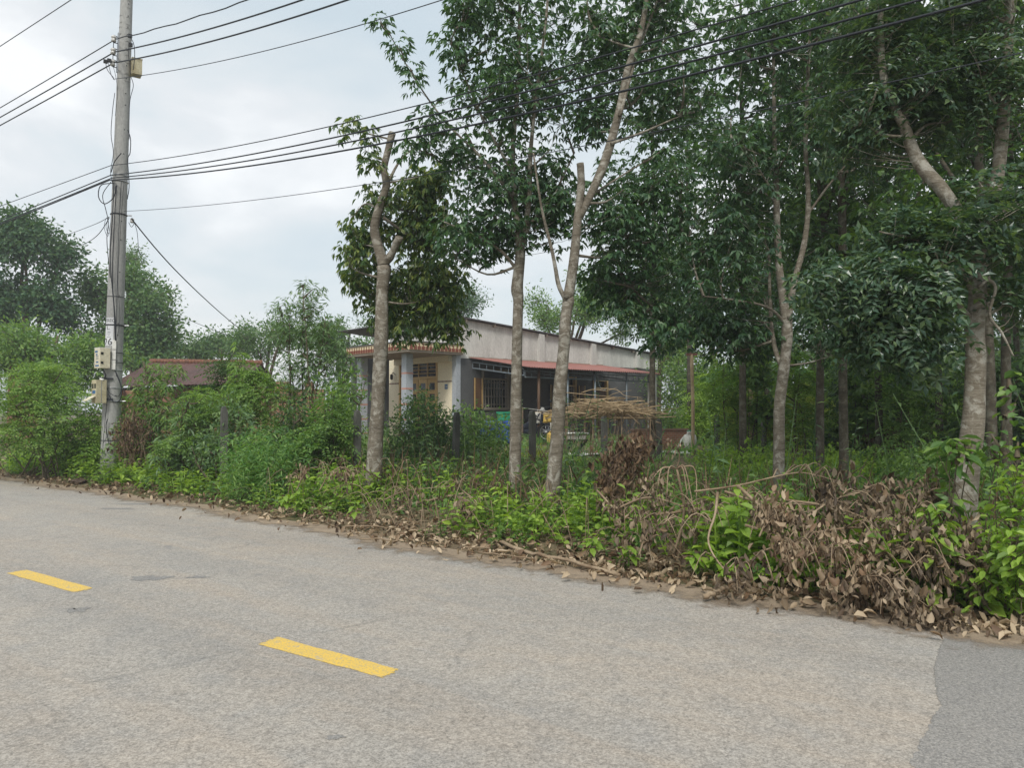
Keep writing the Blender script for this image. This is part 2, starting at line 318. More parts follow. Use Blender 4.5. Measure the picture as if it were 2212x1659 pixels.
bsdf(nt, out, bt.outputs[0], .9, .15); M['brick'] = m
M['terrace'] = stained('terrace_brick', (.27, .165, .115), (.19, .125, .09), 4, .9)
M['blue'] = plain('blue_plastic', (.012, .06, .34), .4, .5)
M['green'] = plain('green_plastic', (.03, .33, .17), .4, .5)
M['cloth_w'] = plain('white_cloth', (.66, .64, .58), .9, .1); M['cloth_y'] = plain('yellow_cloth', (.72, .50, .14), .9, .1)
M['cloth_p'] = plain('pink_cloth', (.55, .26, .24), .9, .1); M['cloth_k'] = plain('dark_cloth', (.035, .04, .055), .9, .1)
M['stone'] = stained('pale_stone', (.46, .43, .37), (.33, .30, .25), 7, .9, .5, .01, 30)
M['tyre'] = plain('tyre_rubber', (.02, .02, .02), .8, .2); M['moto'] = plain('motorbike_paint', (.03, .035, .05), .25, .6)
M['clod'] = stained('dark_clod', (.10, .07, .05), (.05, .037, .028), 9, .95, .8, .02, 40)

# ------------------------------------------------------------------ ground and road
ss = np.concatenate([np.linspace(-220, -14, 14), np.linspace(-12, 28, 200), np.linspace(30, 320, 20)])
dd = np.concatenate([np.linspace(-260, -7, 10), np.linspace(-6.2, -.3, 6), np.linspace(-.15, 3, 24), np.linspace(3.4, 24, 30), np.linspace(28, 420, 14)])
def sheet(ss, tt_fn, z_fn):
    P = []
    for s in ss:
        for t in tt_fn(s):
            q = s * RDIR + t * RNOR; P.append((q[0], q[1], z_fn(q[0], q[1])))
    P = np.array(P); n = len(P) // len(ss); i = np.arange(len(ss) - 1)[:, None] * n + np.arange(n - 1)[None]
    q = np.stack([i, i + 1, i + n + 1, i + n], -1).reshape(-1, 4)
    return P, np.concatenate([q[:, [0, 2, 1]], q[:, [0, 3, 2]]])
V, T = sheet(ss, lambda s: dd + edge_t(s), lambda x, y: 0); V[:, 2] = gz(V[:, 0], V[:, 1])
V[:, 2] += np.where(V[:, 2] > .03, rng.normal(0, .012, len(V)), 0)
ground = tag(link('ground', mesh('ground', (V, T), M['soil'], True)), kind='structure')
ss2 = np.concatenate([np.linspace(-200, -12, 12), np.linspace(-10, 26, 500), np.linspace(28, 300, 18)])
jit = {float(s): float(rng.normal(0, .025)) for s in ss2}
V, T = sheet(ss2, lambda s: np.array([-.6, 1.2, 2.8, 4.4, edge_t(s) - .16, edge_t(s) + jit[float(s)] * (abs(s) < 30)]), lambda x, y: .012)
V[:, 2] = np.where(np.arange(len(V)) % 6 == 5, .007, .012)
road = tag(link('road', mesh('road', (V, T), M['asphalt'])), kind='structure')
# dusty margin lying on the asphalt edge
V, T = sheet(np.linspace(-8, 26, 340), lambda s: np.array([edge_t(s) - .75, edge_t(s) - .35, edge_t(s) - .12, edge_t(s) + .08]), lambda x, y: .017)
dm = mesh('dust_margin', (V, T), M['dust']); fa = dm.attributes.new('fade', 'FLOAT', 'POINT'); fa.data.foreach_set('value', np.tile([-.1, .22, .5, .8], len(V) // 4).astype(np.float32))
link('dust_margin', dm, road)
def flat(pts, z, mat, name, th=.003):
    P = [A(p[0], p[1], z) for p in pts]; return link(name, mesh(name, prism(P[::-1], (0, 0, th)), mat), road)
def wob(a, b, n, amp):
    a, b = A(*a[:2]), A(*b[:2]); d = nrm(b - a); k = A(-d[1], d[0]); return [a + (b - a) * u + k * rng.normal(0, amp) for u in np.linspace(0, 1, n, endpoint=False)]
def outline(cs, n, amp): return sum((wob(cs[i], cs[(i + 1) % len(cs)], n, amp) for i in range(len(cs))), [])
def fan(pts, z, mat, name):
    P = np.array([A(p[0], p[1], z) for p in pts]); c = P.mean(0); n = len(P)
    T = np.array([(n, i, (i + 1) % n) for i in range(n)])
    if np.cross(P[1] - P[0], c - P[0])[2] < 0: T = T[:, ::-1]
    me = mesh(name, (np.vstack([P, c]), T), mat); fa = me.attributes.new('fade', 'FLOAT', 'POINT'); fa.data.foreach_set('value', np.r_[np.zeros(n), 1.0].astype(np.float32)); return link(name, me, road)
D1 = [G(12, 1242), G(55.5, 1234), G(204, 1275), G(161, 1285)]
D2 = [G(555, 1397), G(597, 1381), G(866, 1453), G(828, 1471)]
off = np.mean(D2, 0) - np.mean(D1, 0)
for cs in (D1, D2, [p + off for p in D2]):
    fan(outline(cs, 9, .003), .0140, M['paint'], 'lane_dash')
PT = [G(2038, 1382), G(2016, 1450), G(2026, 1530), G(1990, 1600), G(1965, 1659), RP(-1.2, 1.6), RP(-6, 2), RP(-6, 4.9), G(2212, 1374)]
fan(outline(PT, 4, .006), .0140, M['asphalt_new'], 'asphalt_patch')
for px, py, rx, ry in ((325, 1253, .17, .06), (425, 1251, .09, .03), (170, 1322, .09, .04), (300, 1091, .3, .05), (250, 1101, .25, .05), (725, 1600, .04, .015)):
    c = G(px, py); a = np.linspace(0, 2 * math.pi, 18, endpoint=False)
    fan([(c[0] + rx * math.cos(k) * (1 + rng.normal(0, .25)), c[1] + ry * 1.6 * math.sin(k) * (1 + rng.normal(0, .25))) for k in a], .0138, M['tar'], 'tar_spot')

# ------------------------------------------------------------------ utility pole
PD = 14.3
pb = W(238, 985, PD); pt = W(273.5, 0, PD)
pdir = (pt - pb) / (pt[2] - pb[2])
def pole_at(z): return pb + pdir * (z - pb[2])
base = pole_at(0.05); base[2] = gz(base[0], base[1]) - .1
def prad(z): return .170 - .0072 * z
pole = thing('utility_pole', 'tall grey concrete utility pole with meter boxes and tangled cables', 'utility pole', base)
zs = np.linspace(base[2], 10.9, 28)
V, T = tube([pole_at(z) for z in zs], [prad(z) for z in zs], 28); part('shaft', (V, T), M['concrete'], pole, True, base)
CAMD = nrm(A(-base[0], -base[1]))                  # towards the camera
def psurf(z, ang, out=0.0):                        # point on the pole, ang from the camera-facing side (+ = right)
    c = pole_at(z); a = math.atan2(CAMD[1], CAMD[0]) + ang
    return A(c[0] + (prad(z) + out) * math.cos(a), c[1] + (prad(z) + out) * math.sin(a), z), A(math.cos(a), math.sin(a), 0)
def zpx(py, D=PD): return W(240, py, D)[2]
def disc(p, n, r, th): return tube([p - n * .01, p + n * th], [r, r], 10)
for k, py in enumerate((12, 38, 62, 78, 112, 145, 172, 205, 230, 283, 335, 480, 520, 590, 640, 700, 725, 780, 812, 855)):
    p, n = psurf(zpx(py), .35); part('bolt_hole_shade', disc(p, n, .011, .003), M['ink'], pole, False, base)  # thin black discs paint the shade inside the holes
for py, a in ((12, .38), (48, .38), (72, .38), (100, .38), (130, .38), (170, .38), (45, -1.0), (70, -1.0)):
    z = zpx(py)
    for sgn in (1, -1):
        P = [psurf(z + sgn * (.075 - .02 * (2 * u - 1) ** 2), a + (u - .5) * .62, .001)[0] for u in np.linspace(0, 1, 7)]; part('cast_recess_lip', tube(P, .006, 5), M['concrete'], pole, True, base)
for py, r, m_ in ((464, .013, 'iron'), (703, .014, 'iron'), (642, .006, 'iron'), (800, .01, 'galv'), (838, .009, 'galv'), (867, .015, 'galv'), (951, .006, 'iron'), (393, .012, 'galv'), (380, .008, 'galv')):
    z = zpx(py); c = pole_at(z); part('band', ring(c, (pdir[0], pdir[1], 1), prad(z) + .004, r, 24, 6), M[m_], pole, True, base)
for py in (703, 867, 464):
    z = zpx(py); p, n = psurf(z, 1.35, .0); part('band_bolt', tube([p, p + n * .09], .012, 6), M['galv'], pole, False, base)
# insulator rack on the left of the pole
for py in (91, 118, 143):
    z = zpx(py); p, n = psurf(z, -1.25, .09)
    V, T = revolve([(0, -.055), (.035, -.055), (.05, -.03), (.035, -.005), (.028, 0), (.035, .005), (.05, .03), (.035, .055), (0, .055)], 14)
    ins = part('insulator', (V + p, T), M['porcelain'], pole, True, base)
    q, _ = psurf(z, -1.25, 0)
    part('bracket', tube([q + A(0, 0, .05), p + A(0, 0, .07)], .009, 5), M['iron'], ins, False, base); part('bracket', tube([q - A(0, 0, .06), p - A(0, 0, .07)], .009, 5), M['iron'], ins, False, base)
p0, _ = psurf(zpx(85), -1.25, .09); p1, _ = psurf(zpx(150), -1.25, .09); part('rack_rod', tube([p0, p1], .007, 5), M['iron'], pole, False, base)
p0, n = psurf(zpx(120), -1.0, .0); w = np.cross(n, A(0, 0, 1))
part('rack_plate', tube([psurf(zpx(75), -1.25, .0)[0], psurf(zpx(160), -1.25, .0)[0]], .03, 4), M['galv'], pole, False, base)
def obox(c, ax, ay, hx, hy, hz, mat, name, parent, bev=True):
    ax, ay = nrm(ax), nrm(ay); az = A(0, 0, 1); B = box(-1, 1, -1, 1, -1, 1)
    V = A(*c) + B[0][:, :1] * hx * ax + B[0][:, 1:2] * hy * ay + B[0][:, 2:] * hz * az
    return part(name, (V, B[1]), mat, parent, False, base)
# connection box high on the pole
p, n = psurf(zpx(146), 1.15, .11); ax = A(math.cos(.6), math.sin(.6), 0); ay = A(-ax[1], ax[0], 0)
cb = obox(p, ax, ay, .085, .10, .145, M['box_dirty'], 'connection_box', pole); obox(p + A(0, 0, .15), ax, ay, .092, .107, .006, M['box_dirty'], 'lid', cb)
# meter boxes low on the pole
def meter(px, py, wpx, hpx, mat, D=14.06):
    c = W(px, py, D); hw = wpx / FPX * D; hh = hpx / FPX * D / 2
    a = math.radians(-38); fx = A(math.cos(a), math.sin(a), 0); fy = A(-math.sin(a), math.cos(a), 0)      # fx along the lettered face
    return c, hw, hh, fx, fy
c, hw, hh, fx, fy = meter(221, 774, 31, 43, 'box')
mb = obox(c, fx, fy, .113, .09, hh, M['box'], 'meter_box', pole); obox(c + A(0, 0, hh + .004), fx, fy, .112, .092, .006, M['white'], 'lid', mb)
for dz, l, dx, h in ((.118, .05, -.035, .018), (.065, .03, -.02, .014), (-.075, .045, .005, .014), (-.138, .07, 0, .014), (-.01, .05, 0, .008), (.03, .05, 0, .008)):
    B = obox(c - fy * .0912 + fx * dx + A(0, 0, dz), fx, fy, l, .0015, h, M['blueink'] if h > .01 else M['inkgrey'], 'print', mb)
for dz in (.085, -.085): obox(c + fx * .1135 - fy * .055 + A(0, 0, dz), fy, fx, .022, .006, .022, M['blackplastic'], 'hinge', mb)
c, hw, hh, fx, fy = meter(214, 846, 30, 50, 'box', 14.03)
m2 = obox(c, fx, fy, .095, .09, hh, M['box_dirty'], 'meter_box', pole)
for dx in (-.045, .045): obox(c - fy * .0915 + fx * dx + A(0, 0, .10), fx, fy, .028, .002, .042, M['pane'], 'meter_window', m2)
obox(c - fy * .0912 + A(0, 0, -.01), fx, fy, .06, .0015, .03, M['blueink'], 'print', m2); obox(c + fx * .0955 + A(0, 0, .0), fy, fx, .004, .002, hh * .98, M['inkgrey'], 'seam', m2)
q = c - fy * .10 + A(0, 0, -.09); part('flap', prism([q - fx * .09, q + fx * .09, q + fx * .09 - fy * .15 - A(0, 0, .085), q - fx * .09 - fy * .15 - A(0, 0, .085)], (0, 0, .01)), M['box'], m2, False, base)
for dz in (.03, -.35): obox(c + A(.1, .08, hh + dz), A(1, .5, 0), A(-.5, 1, 0), .10, .02, .015, M['iron'], 'bracket', pole)
part('conduit', tube(crv([W(222, 797, 14.03), W(228, 812, 14.03), W(221, 822, 14.03)], 8), .016, 6), M['blackplastic'], pole, True, base)
part('knob', tube([W(216, 819, 14.0), W(224, 821, 14.0)], .022, 8), M['white'], pole, True, base)
# white cable trunking in three lengths with straps
p, n = psurf(zpx(767), -.02, .012); tz0, tz1 = zpx(800), zpx(735); tx = np.cross(n, A(0, 0, 1))
for k in range(3):
    za, zb = tz0 + (tz1 - tz0) * k / 3 + .006, tz0 + (tz1 - tz0) * (k + 1) / 3 - .006; pa, pc = psurf(za, 0, .012)[0], psurf(zb, 0, .012)[0]
    obox((pa + pc) / 2, tx, n, .032, .02, (zb - za) / 2, M['white'], 'trunking', pole)
for py in (763, 784): c_ = pole_at(zpx(py)); part('strap', ring(c_, (0, 0, 1), prad(zpx(py)) + .022, .008, 22, 5), M['iron'], pole, True, base)
# paper notice wrapped round the pole
def wrap(z, a, out=.003): return psurf(z, a, out)[0]
za, zb = zpx(748), zpx(688); aa = np.linspace(-1.30, -.12, 12)
V = np.array([wrap(z, a, .003) for z in np.linspace(za, zb, 6) for a in aa]); i = np.arange(5)[:, None] * 12 + np.arange(11)[None]
q = np.stack([i, i + 1, i + 13, i + 12], -1).reshape(-1, 4); poster = part('paper_notice', (V, np.concatenate([q[:, [0, 1, 2]], q[:, [0, 2, 3]]])), M['paper'], pole, True, base)
def text_mesh(s, size):
    cu = bpy.data.curves.new('t', 'FONT'); cu.body = s; cu.size = size; cu.align_x = 'CENTER'; o = bpy.data.objects.new('t', cu); COL.objects.link(o)
    dg = bpy.context.evaluated_depsgraph_get(); me = bpy.data.meshes.new_from_object(o.evaluated_get(dg))
    me.calc_loop_triangles(); V = np.array([v.co[:] for v in me.vertices]); T = np.array([t.vertices[:] for t in me.loop_triangles])
    bpy.data.objects.remove(o); bpy.data.meshes.remove(me); return V, T
for s, size, py, a0, mt in (('TREO', .085, 697.5, -.62, 'ink'), ('L.', .10, 713.5, -.75, 'ink'), ('26', .18, 746.5, -.78, 'ink')):
    V, T = text_mesh(s, size); z0 = zpx(py); V2 = np.array([wrap(z0 + v[1], a0 + v[0] / prad(z0), .0055) for v in V]); part('printed_text', (V2, T), M[mt], poster, False, base)
for py, a0, a1 in ((718.5, -.85, -.45), (722, -.9, -.5), (726, -.8, -.55), (730, -.95, -.45)):      # lines of print too small to read
    part('print_line', tube([wrap(zpx(py), a, .002) for a in np.linspace(a0, a1, 6)], .006, 4), M['inkgrey'], poster, False, base)
# cables hanging on the pole
def hang(pts, r=.006, D=14.08, m_='cable', nm='hanging_cable', n=24): part(nm, tube(crv([W(a, b, D) if len(q) == 2 else W(a, b, q[2]) for q in pts for a, b in [q[:2]]], n), r, 5), M[m_], pole, True, base)
hang([(246, 395), (243, 470), (238, 560), (246, 660), (249, 735)], .009); hang([(252, 400), (247, 480), (243, 600), (250, 700), (250, 736)], .008)
hang([(262, 330), (247, 350), (240, 372)], .009); hang([(262, 390), (256, 520), (253, 640), (250, 736)], .006)
hang([(268, 390), (262, 470), (255, 600), (259, 690), (251, 736)], .004); hang([(249, 801), (258, 822), (263, 845), (258, 866), (243, 866), (234, 850)], .009)
hang([(248, 801), (256, 820), (262, 838), (256, 856), (238, 850), (231, 838)], .006); hang([(276, 280), (282, 300), (281, 330), (276, 345), (279, 400), (275, 430)], .008)
hang([(283, 165), (288, 185), (281, 215), (279, 260), (279, 300)], .006); hang([(244, 395), (218, 400), (213, 425), (226, 440), (246, 425), (250, 400)], .009, 14.03)
hang([(240, 392), (222, 420), (228, 450), (234, 480), (231, 520), (238, 600)], .007); hang([(236, 468), (229, 490), (236, 505), (231, 470), (225, 490), (233, 510), (239, 480)], .004)
hang([(248, 200), (243, 240), (240, 290), (245, 330), (239, 370), (243, 395)], .006); hang([(281, 78), (289, 95), (291, 120), (288, 150)], .007); hang([(279, 95), (278, 120), (283, 160)], .006)
hang([(228, 132), (232, 150), (246, 168)], .006); hang([(233, 131), (240, 160), (247, 172)], .005); hang([(244, 140), (250, 165), (254, 200), (249, 250)], .004)
hang([(232, 860), (226, 920), (222, 980), (228, 1000)], .005); hang([(222, 960), (238, 935), (262, 935), (300, 945)], .004, 13.98); hang([(232, 905), (229, 925), (236, 960)], .008)
hang([(288, 475), (296, 500), (300, 540), (306, 552)], .005); hang([(285, 470), (290, 480), (284, 490), (278, 480)], .005)
for a, b in ((228, 132), (236, 130), (281, 77), (282, 96)): p = W(a, b, 14.08); part('cable_clamp', (rotz(box(-.035, .035, -.025, .025, -.03, .03)[0], .6) + p, box(0, 1, 0, 1, 0, 1)[1]), M['blackplastic'], pole, False, base)
p, n = psurf(zpx(475), 1.3, .10); V, T = revolve([(0, -.04), (.03, -.04), (.04, -.015), (.025, 0), (.04, .015), (.03, .04), (0, .04)], 12); part('insulator', (V + p, T), M['porcelain'], pole, True, base)

# ------------------------------------------------------------------ overhead lines
def line(zL, zR, sagL, sagR, r, label, side='both', ang=-1.1, m_='cable', group=None, wav=0):
    P = []
    LF = A(*(RDIR * 36), 0); RT = A(*(RDIR * -35 - RNOR * 2.6), 0)
    p0, _ = psurf(zL, ang, .08)
    if side in ('both', 'left'):
        u = np.linspace(1, 0, 60); P += [p0 + LF * k + A(0, 0, -4 * sagL * k * (1 - k)) for k in u]
    if side in ('both', 'right'):
        u = np.linspace(0, 1, 90)[(1 if side == 'both' else 0):]; P += [p0 + RT * k + A(0, 0, (zR - zL) * k - 4 * sagR * k * (1 - k)) + A(0, 0, wav * math.sin(k * 160)) for k in u]
    o = link('overhead_line', mesh('overhead_line', tube(P, r * .78, 5), M[m_], True)); tag(o, label, 'power line', group or 'overhead lines on the concrete pole')
Z = zpx
line(9.62, 9.62, .0, .6, .012, 'highest single line crossing the top left corner of the sky')
line(Z(93), Z(93), .23, 1.87, .013, 'line on the top insulator of the rack', wav=.012)
line(Z(120), Z(120), .2, 1.93, .016, 'line on the middle insulator of the rack')
line(Z(143), Z(143), .17, 1.94, .016, 'line on the lowest insulator of the rack')
line(Z(178), Z(178), .1, 2.05, .008, 'thin line just below the insulator rack', 'right', m_='cable_thin')
line(Z(364), Z(364), .0, 1.40, .009, 'thin upper line of the lower cable bundle', ang=-.9)
line(Z(385), Z(385), .3, 1.36, .013, 'upper thick cable of the lower bundle', ang=-.9)
line(Z(391), Z(391), .3, 1.43, .013, 'middle thick cable of the lower bundle', ang=-.7)
line(Z(395), Z(395), .32, 1.53, .015, 'lowest thick cable of the lower bundle', ang=-1.0)
line(Z(460), Z(460), .3, 1.3, .006, 'thin grey line running low behind the pruned tree', 'right', m_='cable_thin', ang=.4)
def drop(P, r, label, m_='cable', sag=0):
    P = crv(P, 40); P[:, 2] -= sag * 4 * np.linspace(0, 1, 40) * (1 - np.linspace(0, 1, 40)); tag(link('service_line', mesh('service_line', tube(P, r, 5), M[m_], True)), label, 'power line', 'service lines leaving the pole')
drop([W(284, 472, 14.2), W(400, 590, 17), W(515, 708, 24)], .012, 'drooping service line from the pole to the red roofed house', sag=.15)
drop([W(405, 690, 30), W(480, 720, 30), W(520, 735, 32)], .01, 'short thin line above the red roof', 'cable_thin')
drop([W(236, 470, 14.2), W(200, 495, 15), W(160, 530, 20)], .007, 'loose service line bending down left of the pole', 'cable_thin', .2)
drop([W(236, 468, 14.2), W(190, 485, 16), W(120, 515, 24)], .006, 'straight thin service line left of the pole', 'cable_thin', .05)

# ------------------------------------------------------------------ the house among the trees
HC = A(-1.75, 24.0, 0); HA = math.atan2(.679, .734)
house = thing('house', 'single storey house with cream front, grey gable side and red lean-to', 'house', HC, None, HA)
def hp(name, VT, mat, parent=house, smooth=False): return link(name, mesh(name, VT, M[mat], smooth), parent)
FL = .41
def top(x): return 4.22 - .065 * x
hp('terrace', box(.1, 9.2, -2.9, -.02, .0, FL), 'terrace'); hp('floor_slab', box(.02, 10.5, .0, 6.6, 0, FL - .03), 'slab')
for k in range(18): hp('terrace_brick', box(.15 + k * .5, .62 + k * .5, -2.925, -2.899, .2, FL - .01), 'terrace')
# side wall around its openings
WIN = [(1.1, 2.2, 1.39, 2.64), (4.55, 5.5, 1.2, 2.5), (6.5, 7.25, FL, 2.45)]
ps = []; xs = [0.0]
for a, b, c_, d_ in WIN:
    ps += [box(xs[-1], a, 0, .16, FL - .04, 2.97)]
    if c_ > FL: ps.append(box(a, b, 0, .16, FL - .04, c_))
    ps.append(box(a, b, 0, .16, d_, 2.97)); xs.append(b)
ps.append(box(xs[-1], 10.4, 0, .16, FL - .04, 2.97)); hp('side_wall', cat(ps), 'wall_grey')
hp('gable_wall', prism([(.0, -.012, 2.972), (10.4, -.012, 2.972), (10.4, -.012, top(10.4)), (.0, -.012, top(0))], (0, .17, 0)), 'gable')
for xx in (3.55, 6.25, 8.9): hp('pilaster', prism([(xx, -.135, 2.99), (xx + .25, -.135, 2.99), (xx + .25, -.135, top(xx + .25) - .03), (xx, -.135, top(xx) - .03)], (0, .122, 0)), 'gable')
hp('back_wall', cat([box(10.24, 10.4, .17, 6.5, FL, 3.5), box(0.17, 10.2, 6.34, 6.5, FL, 3.55)]), 'wall_grey')
hp('roof_sheet', prism([(-.3, -.16, top(-.3) + .02), (10.7, -.16, top(10.7) + .02), (10.7, 6.7, top(10.7) + .02), (-.3, 6.7, top(-.3) + .02)], (0, 0, .035)), 'roofgrey')
for k in range(9): xx = .3 + k * 1.2; hp('purlin_end', box(xx, xx + .05, -.13, -.013, top(xx + .05) - .075, top(xx + .05) + .018), 'slab')
# front wall, door and porch
ps = [box(0, .15, .17, 1.0, FL, 3.06), box(0, .15, 3.04, 3.72, FL, 3.06), box(0, .15, 1.0, 3.04, 2.98, 3.06)]
hp('front_wall', cat(ps), 'cream'); hp('left_wall', box(.16, 10.2, 3.58, 3.72, FL, 3.3), 'cream')
hp('upper_front', box(.02, .15, .17, 3.72, 3.36, 4.15), 'gable')
for z in (1.03, 2.22):
    for a, b in ((.18, .99), (3.06, 3.70)):
        t_ = hp('tile_border', box(-.006, -.0005, a, b, z, z + .05), 'slab')
        for k in range(4): y0 = a + (b - a) * (k + .4) / 4; hp('border_motif', box(-.009, -.0065, y0, y0 + .04, z + .008, z + .042), 'redtrim', t_)
hp('corner_pillar', box(-.02, .16, -.03, .168, .2, 3.05), 'bluegrey')
for px_, py_ in ((-1.6, .40), (-1.6, 2.95)):
    pl = hp('porch_pillar', box(px_, px_ + .25, py_, py_ + .25, .2, 3.05), 'bluegrey')
    for k in range(5): z = .55 + k * .47; hp('pink_band', box(px_ - .004, px_ + .254, py_ - .004, py_ + .254, z, z + .055), 'pinkband', pl)
hp('porch_floor', box(-1.9, -.0, .0, 3.7, 0, FL - .02), 'terrace')
hp('porch_slab', box(-1.95, .15, -.18, 3.25, 3.06, 3.12), 'slab'); hp('porch_beam', box(-.16, -.001, .175, 3.2, 2.86, 3.055), 'cream')
fs = hp('fascia', cat([box(-1.97, -1.90, -.20, 3.27, 3.121, 3.36), box(-1.899, .15, -.20, -.13, 3.121, 3.36)]), 'fascia')
hp('fascia_coping', cat([box(-2.0, -1.87, -.23, 3.30, 3.361, 3.39), box(-1.869, .16, -.23, -.10, 3.361, 3.39)]), 'roofgrey')
ps = []
for k in range(24):
    for j, h in enumerate((.11, .2, .11)):
        y0 = -.17 + k * .143 + j * .042; ps.append(box(-1.985, -1.972, y0, y0 + .026, 3.13, 3.13 + h))
for k in range(14):
    for j, h in enumerate((.11, .2, .11)):
        x0 = -1.9 + k * .143 + j * .042; ps.append(box(x0, x0 + .026, -.217, -.202, 3.13, 3.13 + h))
hp('red_fascia_trim', cat(ps), 'redtrim', fs)
door = hp('door_frame', cat([box(-.02, .1, .94, 1.02, FL, 2.98), box(-.02, .1, 3.02, 3.10, FL, 2.98), box(-.02, .1, 1.02, 3.02, 2.90, 2.98), box(-.02, .1, 1.02, 3.02, 2.36, 2.43)]), 'wood')
hp('transom_bars', cat([box(.02, .04, 1.02, 3.02, z, z + .02) for z in (2.53, 2.65, 2.77)] + [box(.01, .05, y, y + .03, 2.43, 2.9) for y in (1.5, 2.0, 2.5)]), 'wood', door); hp('transom_pane', box(.06, .07, 1.02, 3.02, 2.43, 2.9), 'pane', door)
for k in range(4):
    y0 = 1.03 + k * .5 + (.02 if k > 1 else 0); lf = hp('door_leaf', cat([box(.02, .06, y0, y0 + .09, FL + .02, 2.355), box(.02, .06, y0 + .38, y0 + .47, FL + .02, 2.355)] + [box(.02, .06, y0 + .09, y0 + .38, z, z + .13) for z in np.linspace(FL + .02, 2.22, 6)]), 'wood')
    for i in range(5): z = np.linspace(FL + .02, 2.22, 6)[i] + .13; hp('door_pane', box(.035, .045, y0 + .09, y0 + .38, z, z + .24), 'pane', lf)
np_ = hp('number_plate', box(-.012, -.0005, .42, .56, 2.0, 2.16), 'blueink')
V, T = text_mesh('124', .10); V = np.c_[np.full(len(V), -.0145), .49 - V[:, 0], 2.045 + V[:, 1]]; hp('house_number', (V, T[:, ::-1]), 'white', np_)
lamp = hp('wall_lamp', cat([tube(crv([(-.005, 3.33, 2.55), (-.1, 3.33, 2.62), (-.14, 3.36, 2.55)], 10), .012, 6), (revolve([(.01, .1), (.05, .08), (.05, -.06), (.02, -.1), (0, -.1)], 10)[0] + A(-.14, 3.36, 2.47), revolve([(.01, .1), (.05, .08), (.05, -.06), (.02, -.1), (0, -.1)], 10)[1])]), 'iron')
# side windows and doors
for k, (a, b, c_, d_) in enumerate(WIN):
    fr = [box(a - .05, a + .04, -.03, .1, c_ - .03, d_ + .03), box(b - .04, b + .05, -.03, .1, c_ - .03, d_ + .03), box(a + .04, b - .04, -.03, .1, d_ - .04, d_ + .03)]
    if c_ > FL: fr.append(box(a + .04, b - .04, -.05, .1, c_ - .05, c_ + .03))
    fr.append(box(a + .04, b - .04, -.025, .09, d_ - .32, d_ - .27))
    wf = hp('window_frame' if k < 2 else 'side_door_frame', cat(fr), 'wood' if k else 'barpaint'); hp('pane', box(a + .04, b - .04, .11, .12, c_, d_), 'pane', wf)
    if k < 2:
        for xx in np.linspace(a + .12, b - .12, 8): hp('window_bar', box(xx - .009, xx + .009, -.01, .008, c_ + .03, d_ - .32), 'barpaint', wf)
        for z in (c_ + .12, c_ + .38, c_ + .64, d_ - .42): hp('window_bar', box(a + .04, b - .04, -.014, .004, z, z + .016), 'barpaint', wf)
        hp('shutter', box(a - .43, a - .08, -.09, -.055, c_ - .02, d_ - .28), 'wood_dark', wf); hp('shutter', box(b + .08, b + .43, -.09, -.055, c_ - .02, d_ - .28), 'wood_dark', wf)
        for x0 in (a - .43, b + .08): hp('shutter_edge', cat([box(x0, x0 + .04, -.1, -.091, c_ - .02, d_ - .28), box(x0 + .31, x0 + .35, -.1, -.091, c_ - .02, d_ - .28)]), 'wood', wf)
    else: hp('side_door', box(a + .05, b - .05, .03, .07, FL, d_ - .33), 'wood_dark', wf)
# lean-to
LX0, LX1 = .54, 6.9; n = int((LX1 - LX0) / .018); xx = np.linspace(LX0, LX1, n); zz = .014 * np.sin((xx - LX0) * 2 * math.pi / .105)
V = np.vstack([np.c_[xx, np.full(n, -.014), 3.0 + zz], np.c_[xx, np.full(n, -1.4), 2.80 + zz], np.c_[xx, np.full(n, -2.72), 2.595 + zz]])
V = np.vstack([V, V - A(0, 0, .006)]); i = np.arange(n - 1); F = []
for r in (0, 1): F += [np.stack([r * n + i, r * n + i + 1, (r + 1) * n + i + 1], 1), np.stack([r * n + i, (r + 1) * n + i + 1, (r + 1) * n + i], 1), np.stack([(3 + r) * n + i, (4 + r) * n + i + 1, (3 + r) * n + i + 1], 1), np.stack([(3 + r) * n + i, (4 + r) * n + i, (4 + r) * n + i + 1], 1)]
F += [np.stack([2 * n + i, 5 * n + i + 1, 5 * n + i], 1), np.stack([2 * n + i, 2 * n + i + 1, 5 * n + i + 1], 1)]
lr = hp('lean_to_roof', (V, np.concatenate(F)[:, ::-1]), 'leanroof')
ms = [box(x_, x_ + .2, -.03, -.012, 2.995, 3.03 + .02 * random.random()) for x_ in np.arange(.5, 6.9, .21)]; hp('mortar_seam', cat(ms), 'slab', lr)
for k, xp in enumerate((1.16, 2.42, 3.7, 5.3, 6.6)):
    if k == 4: hp('lean_to_post', box(xp, xp + .22, -2.6, -2.38, .2, 2.58), 'gable')
    else: hp('lean_to_post', tube([(xp, -2.5, .3), (xp, -2.5, 2.60)], .045 if k == 0 else .032, 8), 'wood_dark' if k == 0 else 'steel', house, True)
def truss(p, q, dz, nb):
    p, q = A(*p), A(*q); ps = [tube([p, q], .018, 5), tube([p - A(0, 0, dz), q - A(0, 0, dz)], .022, 5)]
    for u in np.linspace(0, 1, nb): c_ = p + (q - p) * u; ps.append(tube([c_, c_ - A(0, 0, dz)], .011, 4))
    return cat(ps)
hp('front_truss', truss((LX0 + .1, -2.45, 2.50), (LX1 - .1, -2.45, 2.50), .19, 24), 'steel')
for xp in (.64, 2.42, 3.7, 5.3): hp('cross_truss', truss((xp, -.05, 2.86), (xp, -2.4, 2.55), .19, 8), 'steel')
for yy, z in ((-.6, 2.88), (-1.4, 2.77), (-2.2, 2.65)): hp('lean_to_purlin', box(LX0 + .05, LX1 - .05, yy - .02, yy + .02, z - .04, z), 'steel')
